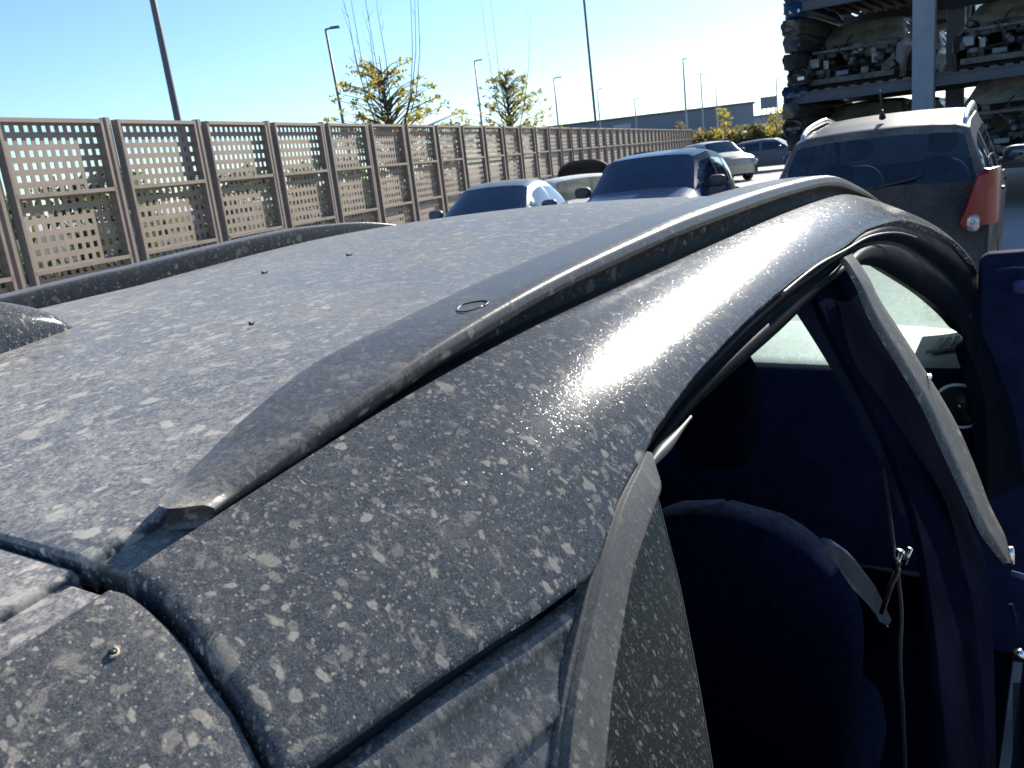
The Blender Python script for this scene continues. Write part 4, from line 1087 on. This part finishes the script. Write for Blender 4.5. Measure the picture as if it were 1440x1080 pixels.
# ------------------------------------------------------------------ vegetation
def leafmat(name, ca_, cb_):
    s = NT(name); oi = s.n('NewGeometry'); c = s.mix(s.mr(oi.outputs['Random Per Island'], 0, 1, smooth=False), ca_, cb_)
    b = bsdf(s, Base_Color=c, Roughness=.6); t = s.n('BsdfTranslucent'); s.t.links.new(c, t.inputs[0])
    return s.done(s.n('MixShader', {0: .6, 1: b.outputs[0], 2: t.outputs[0]}).outputs[0])
M['leafA'] = leafmat('yellow_green_leaf', (.16, .20, .04), (.58, .42, .08)); M['leafG'] = leafmat('green_leaf', (.05, .09, .03), (.15, .18, .05)); M['leafO'] = leafmat('olive_leaf', (.10, .10, .04), (.22, .17, .07))
M['bark'] = simple('bark', (.11, .09, .075), .9, 0, .3, 6)
def leaves(mb, c, rad, n, size, r):
    for _ in range(n):
        u = np.array([r.gauss(0, 1), r.gauss(0, 1), r.gauss(0, 1)]); u /= np.linalg.norm(u); p = c+u*rad*(r.random()**.5)*np.array([1, 1, .75])
        a = np.array([r.gauss(0, 1), r.gauss(0, 1), r.gauss(0, 1)]); a /= np.linalg.norm(a); b = np.cross(a, u); b /= np.linalg.norm(b)+1e-9; s_ = size*r.uniform(.6, 1.3)
        mb.add([p-a*s_, p-b*s_*.5, p+a*s_, p+b*s_*.5], [(0, 1, 2, 3)])
def tree(px, dist, label, wdt, base_z, top_z, shoots, seed, mat='leafA', clumps=40, leafn=22, lean=0):
    r = random.Random(seed); root = tag(empty('young_tree', azp(px, dist)), label, 'tree', 'young trees behind the fence'); tr = MB(); cr = MB()
    tr.tube([(0, 0, 0), (.05, 0, base_z*.6), (.0, .05, base_z+ (top_z-base_z)*.5), (.02, 0, top_z)], [.10, .075, .04, .012], 8)
    for k in range(clumps):
        t = r.random()**1.25; z = base_z+(top_z-base_z)*t*.95; hw = wdt*(1-t*.72)*r.uniform(.25, 1.0); a = r.uniform(0, 6.283); c = np.array([hw*math.cos(a), hw*math.sin(a), z])
        tr.tube([(0, 0, max(.5, z-hw*.55)), c*np.array([.5, .5, 1])-np.array([0, 0, hw*.15]), c], [.028, .016, .006], 5, False)
        leaves(cr, c, r.uniform(.12, .30), leafn, .07, r)
    for k in range(shoots):
        a = r.uniform(0, 6.283); x = r.uniform(-1, 1)*wdt*.55; y = r.uniform(-.3, .3); h = top_z+r.uniform(.6, 1.9)*(top_z-base_z)*.75
        pts = [(x*.3, y*.3, base_z), (x*.75, y, base_z+(top_z-base_z)*.5), (x, y, top_z*.98), (x*1.12+r.uniform(-.1, .1), y, (top_z+h)/2), (x*1.25+r.uniform(-.15, .15), y, h)]
        tr.tube(pts, [.028, .020, .013, .008, .003], 5, False)
        for q in range(3): zz = r.uniform(top_z, h); tr.tube([(x*1.1, y, zz-.2), (x*1.1+r.uniform(-.35, .35), y, zz+.12)], [.008, .003], 4, False)
    tr.build('trunk', M['bark'], root, True); cr.build('crown', M[mat], root, False)
tree(556, 31, 'sparse young tree with yellowing leaves and long bare shoots, left one above the fence', 3.2, 2.9, 5.7, 9, 3, clumps=190, leafn=17)
tree(722, 47, 'bushier yellowing tree right of the sparse one above the fence', 3.4, 3.0, 6.5, 3, 11, clumps=190, leafn=20)
tree(642, 44, 'low green tree top between the two yellowing trees', 1.5, 2.6, 4.1, 0, 17, 'leafG', clumps=30, leafn=24)
def bush(px, dist, w_, h_, seed, label, mat='leafG', n=60):
    r = random.Random(seed); root = tag(empty('bush', azp(px, dist)), label, 'bush', 'bushes beyond the fence'); cr = MB(); tr = MB()
    for k in range(n):
        a = r.uniform(0, 6.283); t = r.random(); c = np.array([w_*r.random()**.5*math.cos(a)*(1-.4*t), w_*.6*r.random()**.5*math.sin(a), h_*t*.9+.1]); leaves(cr, c, .35*w_**.5, 26, .11*w_**.4, r)
        if k % 5 == 0: tr.tube([(0, 0, 0), c*.6, c], [.05, .03, .01], 5, False)
    tr.build('trunk', M['bark'], root, True); cr.build('crown', M[mat], root, False)
bush(150, 24, 2.1, 2.7, 1, 'rounded bush behind the second fence bay from the left')
bush(-30, 22, 1.6, 2.2, 5, 'bush behind the leftmost fence bay')
bush(330, 34, 2.6, 2.5, 2, 'wide bush behind the fence below the thick lamp post')
bush(465, 40, 3.0, 2.8, 3, 'bush behind the fence just left of the sparse tree')
bush(590, 52, 3.6, 3.0, 4, 'wide bush behind the fence under the sparse tree')
# hedge belt at the far end of the yard
r = random.Random(5); cr = MB()
for k in range(260):
    px = r.uniform(930, 1260); ds = r.uniform(112, 122); c = azp(px, ds); topz = EYE+(hor(px)-(hor(px)-r.uniform(6, 12)))/FOC*ds
    for q in range(5): leaves(cr, np.array([c[0]+r.uniform(-1, 1), c[1], r.uniform(.2, topz*.9)]), 1.1, 9, .42, r)
tag(cr.build('hedge', M['leafO'], None, False), 'dark olive hedge belt across the far end of the yard', 'hedge', kind='stuff')
for px, ds, hh, sd, lb in ((958, 108, 4.2, 21, 'reddish small tree where the fence ends'), (1020, 106, 5.2, 22, 'yellow green tree rising above the hedge before the warehouse'), (1092, 108, 4.4, 23, 'small yellow tree above the hedge near the rack')):
    rr_ = random.Random(sd); root = tag(empty('small_tree', azp(px, ds)), lb, 'tree', 'small trees at the far hedge'); cr = MB()
    for k in range(30): t = rr_.random(); leaves(cr, np.array([rr_.uniform(-1, 1)*(1.3-t*.8), rr_.uniform(-.6, .6), hh*(.35+.6*t)]), .5, 14, .16, rr_)
    MB().tube([(0, 0, 0), (0, 0, hh*.8)], [.12, .04], 6).build('trunk', M['bark'], root, True); cr.build('crown', M['leafA' if sd != 21 else 'leafO'], root, False)
# low block wall and piles in the far yard
M['block'] = simple('dark_block', (.06, .06, .07), .9); M['palecon'] = simple('pale_concrete_kerb', (.5, .48, .44), .85)
a, b = azp(1020, 58), azp(1064, 50)
def wallseg(name, a, b, h, t, mat, label, cat):
    dv = b-a; o = tag(empty(name, (a+b)/2, math.atan2(dv[1], dv[0])), label, cat); q = bevel(MB().box((0, 0, h/2), (np.linalg.norm(dv), t, h)).build('wall', mat, o), .02)
    MB().box((0, 0, h+.04), (np.linalg.norm(dv)+.1, t+.12, .08)).build('coping', M['palecon'], o)
wallseg('low_wall', a, b, .55, .3, M['block'], 'low dark wall in the far yard right of the champagne car', 'wall')

# ------------------------------------------------------------------ scrapyard rack with stripped cars
M['steel'] = simple('blue_grey_steel', (.16, .19, .24), .5, .2, .15, 2)
M['beamsteel'] = simple('dark_beam_steel', (.06, .07, .09), .6, .1, .25, 2)
M['decks'] = simple('rusty_deck', (.10, .085, .075), .8, .2, .4, 2)
RY = 18.0
rack = tag(empty('storage_rack', (-2.55, RY, 0), R(0)), 'tall blue grey steel rack holding stripped cars at the right', 'rack')
zl = [.85, 2.42, 4.12]; xcols = [-2.42, 0.0, 2.72, 5.4]; dep = 4.6
for x in xcols:
    for y in ((.9 if x < -2 else 0), dep):
        q = MB(); q.box((x, y, 3.3), (.36, .03, 6.6)); q.box((x-.17, y+.12, 3.3), (.03, .24, 6.6)); q.box((x+.17, y+.12, 3.3), (.03, .24, 6.6)); q.box((x, y+.12, .02), (.5, .5, .04))
        bevel(q.build('column', M['steel'], rack), .005, 1)
for z in zl:
    for y in (.12, dep-.12):
        q = MB(); q.box((1.55, y, z-.09), (8.1, .05, .16)); q.box((1.55, y, z-.0), (8.1, .14, .02)); q.box((1.55, y, z-.18), (8.1, .14, .02))
        q.build('beam', M['beamsteel'], rack)
    q = MB()
    for k in range(34): q.box((-2.4+k*.235, dep/2, z+.025), (.12, dep-.1, .03))
    q.build('deck', M['decks'], rack)
G2 = 'stripped cars stored on the rack'
def wreck(x, z, pm, label, prof='hatch', rz=0, Hh=1.42, dy=0): 
    return gencar('stripped_car', label, 'wrecked car', 1.98, 4.0, Hh+.08, pm, M['g_wreck'], (-2.55+x, RY+2.35+dy, z-.16), R(180+rz), G2, prof=prof, stripped=True)
wreck(-1.34, zl[1], M['p_champ'], 'stripped champagne car with bare engine bay on the middle shelf, left of the steel column', Hh=1.46)
wreck(1.36, zl[1], M['p_black'], 'stripped black car with bare engine bay on the middle shelf, right of the steel column')
wreck(4.05, zl[1], M['p_grn'], 'stripped green car on the middle shelf at the right edge')
wreck(-1.34, zl[0], M['p_black'], 'stripped black car on the lowest shelf behind the crossover roof')
wreck(1.5, zl[0], M['p_champ'], 'pale stripped car on the lowest shelf right of the steel column', Hh=1.6, dy=-.9)
wreck(4.2, zl[0], M['p_silver'], 'stripped grey car on the lowest shelf at the right edge', dy=-.5)
wreck(-1.34, zl[2], M['p_blue'], 'stripped blue car on the top shelf, left of the steel column', Hh=1.4)
wreck(1.36, zl[2], M['p_silver'], 'stripped grey car on the top shelf, right of the steel column')
deep = [o for o in bpy.data.objects if o.get('category') == 'wrecked car']
for k, o in enumerate(deep[:5]+deep[6:]):
    for row in (1, 2):
        c = copy_tree(o); c.location = (o.location[0]+.05*row, o.location[1]+4.9*row, o.location[2]); c['label'] = 'stripped car shell standing deeper inside the rack behind the front row'
        c['group'] = 'stripped cars in the deeper rows'
# flattened shells piled at the end of the rack
r = random.Random(9)
for k in range(17):
    z0 = .1+k*.31; nn = 40; ph = [r.uniform(0, 6.28) for _ in range(4)]; vs = []; cx = -4.86+r.uniform(-.05, .05); hh = .29
    prof = [(0, .80), (.04, .95), (.12, .90), (.15, 1.0), (.22, .97), (.26, .80), (.30, .76)]
    for (zz, wf) in prof:
        for i in range(nn):
            a = i/nn*2*math.pi; ca_, sa = math.cos(a), math.sin(a); f_ = 1+.05*math.sin(3*a+ph[1])+.03*math.sin(9*a+ph[2]+zz*14)
            vs.append((.24*wf*math.copysign(abs(ca_)**.35, ca_)*f_, 1.9*math.copysign(abs(sa)**.35, sa)*f_+.10*wf*math.sin(5*ca_+ph[3]), zz+.015*math.sin(4*a+ph[0])))
    fs = [(l*nn+i, l*nn+(i+1) % nn, (l+1)*nn+(i+1) % nn, (l+1)*nn+i) for l in range(6) for i in range(nn)]+[tuple(range(6*nn, 7*nn)), tuple(range(nn))[::-1]]
    root = tag(empty('crushed_car', (cx, RY+1.9, z0), R(r.uniform(-2, 2))), 'flattened dark car shell in the pile at the left end of the rack', 'crushed car', 'flattened shells piled at the rack end')
    sh = mesh('shell', vs, fs, M[('p_black', 'enginegrime', 'p_blue', 'p_black', 'underbody')[k % 5]], root, True); bevel(sh, .01, 1, 30)
    q = MB(); q.box((r.uniform(-.1, .1), -1.92, .12), (r.uniform(.1, .3), .06, .06)); q.build('lamp_remnant', M['lens' if k % 4 == 0 else 'enginegrime'], root)

# ------------------------------------------------------------------ sky, sun, camera
SUN_AZ, SUN_EL = R(0.0), R(29.0)
W = bpy.data.worlds.new('World'); S.world = W; W.use_nodes = True; nt = W.node_tree; nt.nodes.clear()
sky = nt.nodes.new('ShaderNodeTexSky'); sky.sky_type = 'NISHITA'; sky.sun_disc = False; sky.sun_elevation = SUN_EL; sky.sun_rotation = SUN_AZ; sky.air_density = 1.0; sky.dust_density = .25; sky.ozone_density = 2.2
bg = nt.nodes.new('ShaderNodeBackground'); bg.inputs[1].default_value = .08; ow = nt.nodes.new('ShaderNodeOutputWorld')
tn = nt.nodes.new('ShaderNodeMix'); tn.data_type = 'RGBA'; tn.blend_type = 'MULTIPLY'; tn.inputs[0].default_value = 1; tn.inputs[7].default_value = (.76, .93, 1.10, 1)
nt.links.new(sky.outputs[0], tn.inputs[6]); nt.links.new(tn.outputs[2], bg.inputs[0]); nt.links.new(bg.outputs[0], ow.inputs[0])
ld = bpy.data.lights.new('sun', 'SUN'); ld.energy = 5.0; ld.angle = R(.5); ld.color = (1, .94, .84); lo = bpy.data.objects.new('sun', ld); COL.objects.link(lo)
sd = Vector((math.sin(SUN_AZ)*math.cos(SUN_EL), math.cos(SUN_AZ)*math.cos(SUN_EL), math.sin(SUN_EL))); lo.rotation_euler = sd.to_track_quat('Z', 'Y').to_euler(); lo.location = (0, 0, 20)
cam = bpy.data.cameras.new('camera'); co_ = bpy.data.objects.new('camera', cam); COL.objects.link(co_); S.camera = co_
cam.sensor_width = 36; cam.lens = FOC/1440*36; cam.clip_start = .02; cam.clip_end = 3000
m = Matrix(((rt[0], up[0], -fw[0], 0), (rt[1], up[1], -fw[1], 0), (rt[2], up[2], -fw[2], EYE), (0, 0, 0, 1))); co_.matrix_world = m
cam.dof.use_dof = True; cam.dof.focus_distance = .75; cam.dof.aperture_fstop = cam.lens/1.0
S.view_settings.view_transform = 'Standard'; S.view_settings.look = 'None'; S.view_settings.exposure = 1.12; S.view_settings.gamma = 1
S.render.engine = 'CYCLES'; S.cycles.max_bounces = 8; S.cycles.transparent_max_bounces = 12
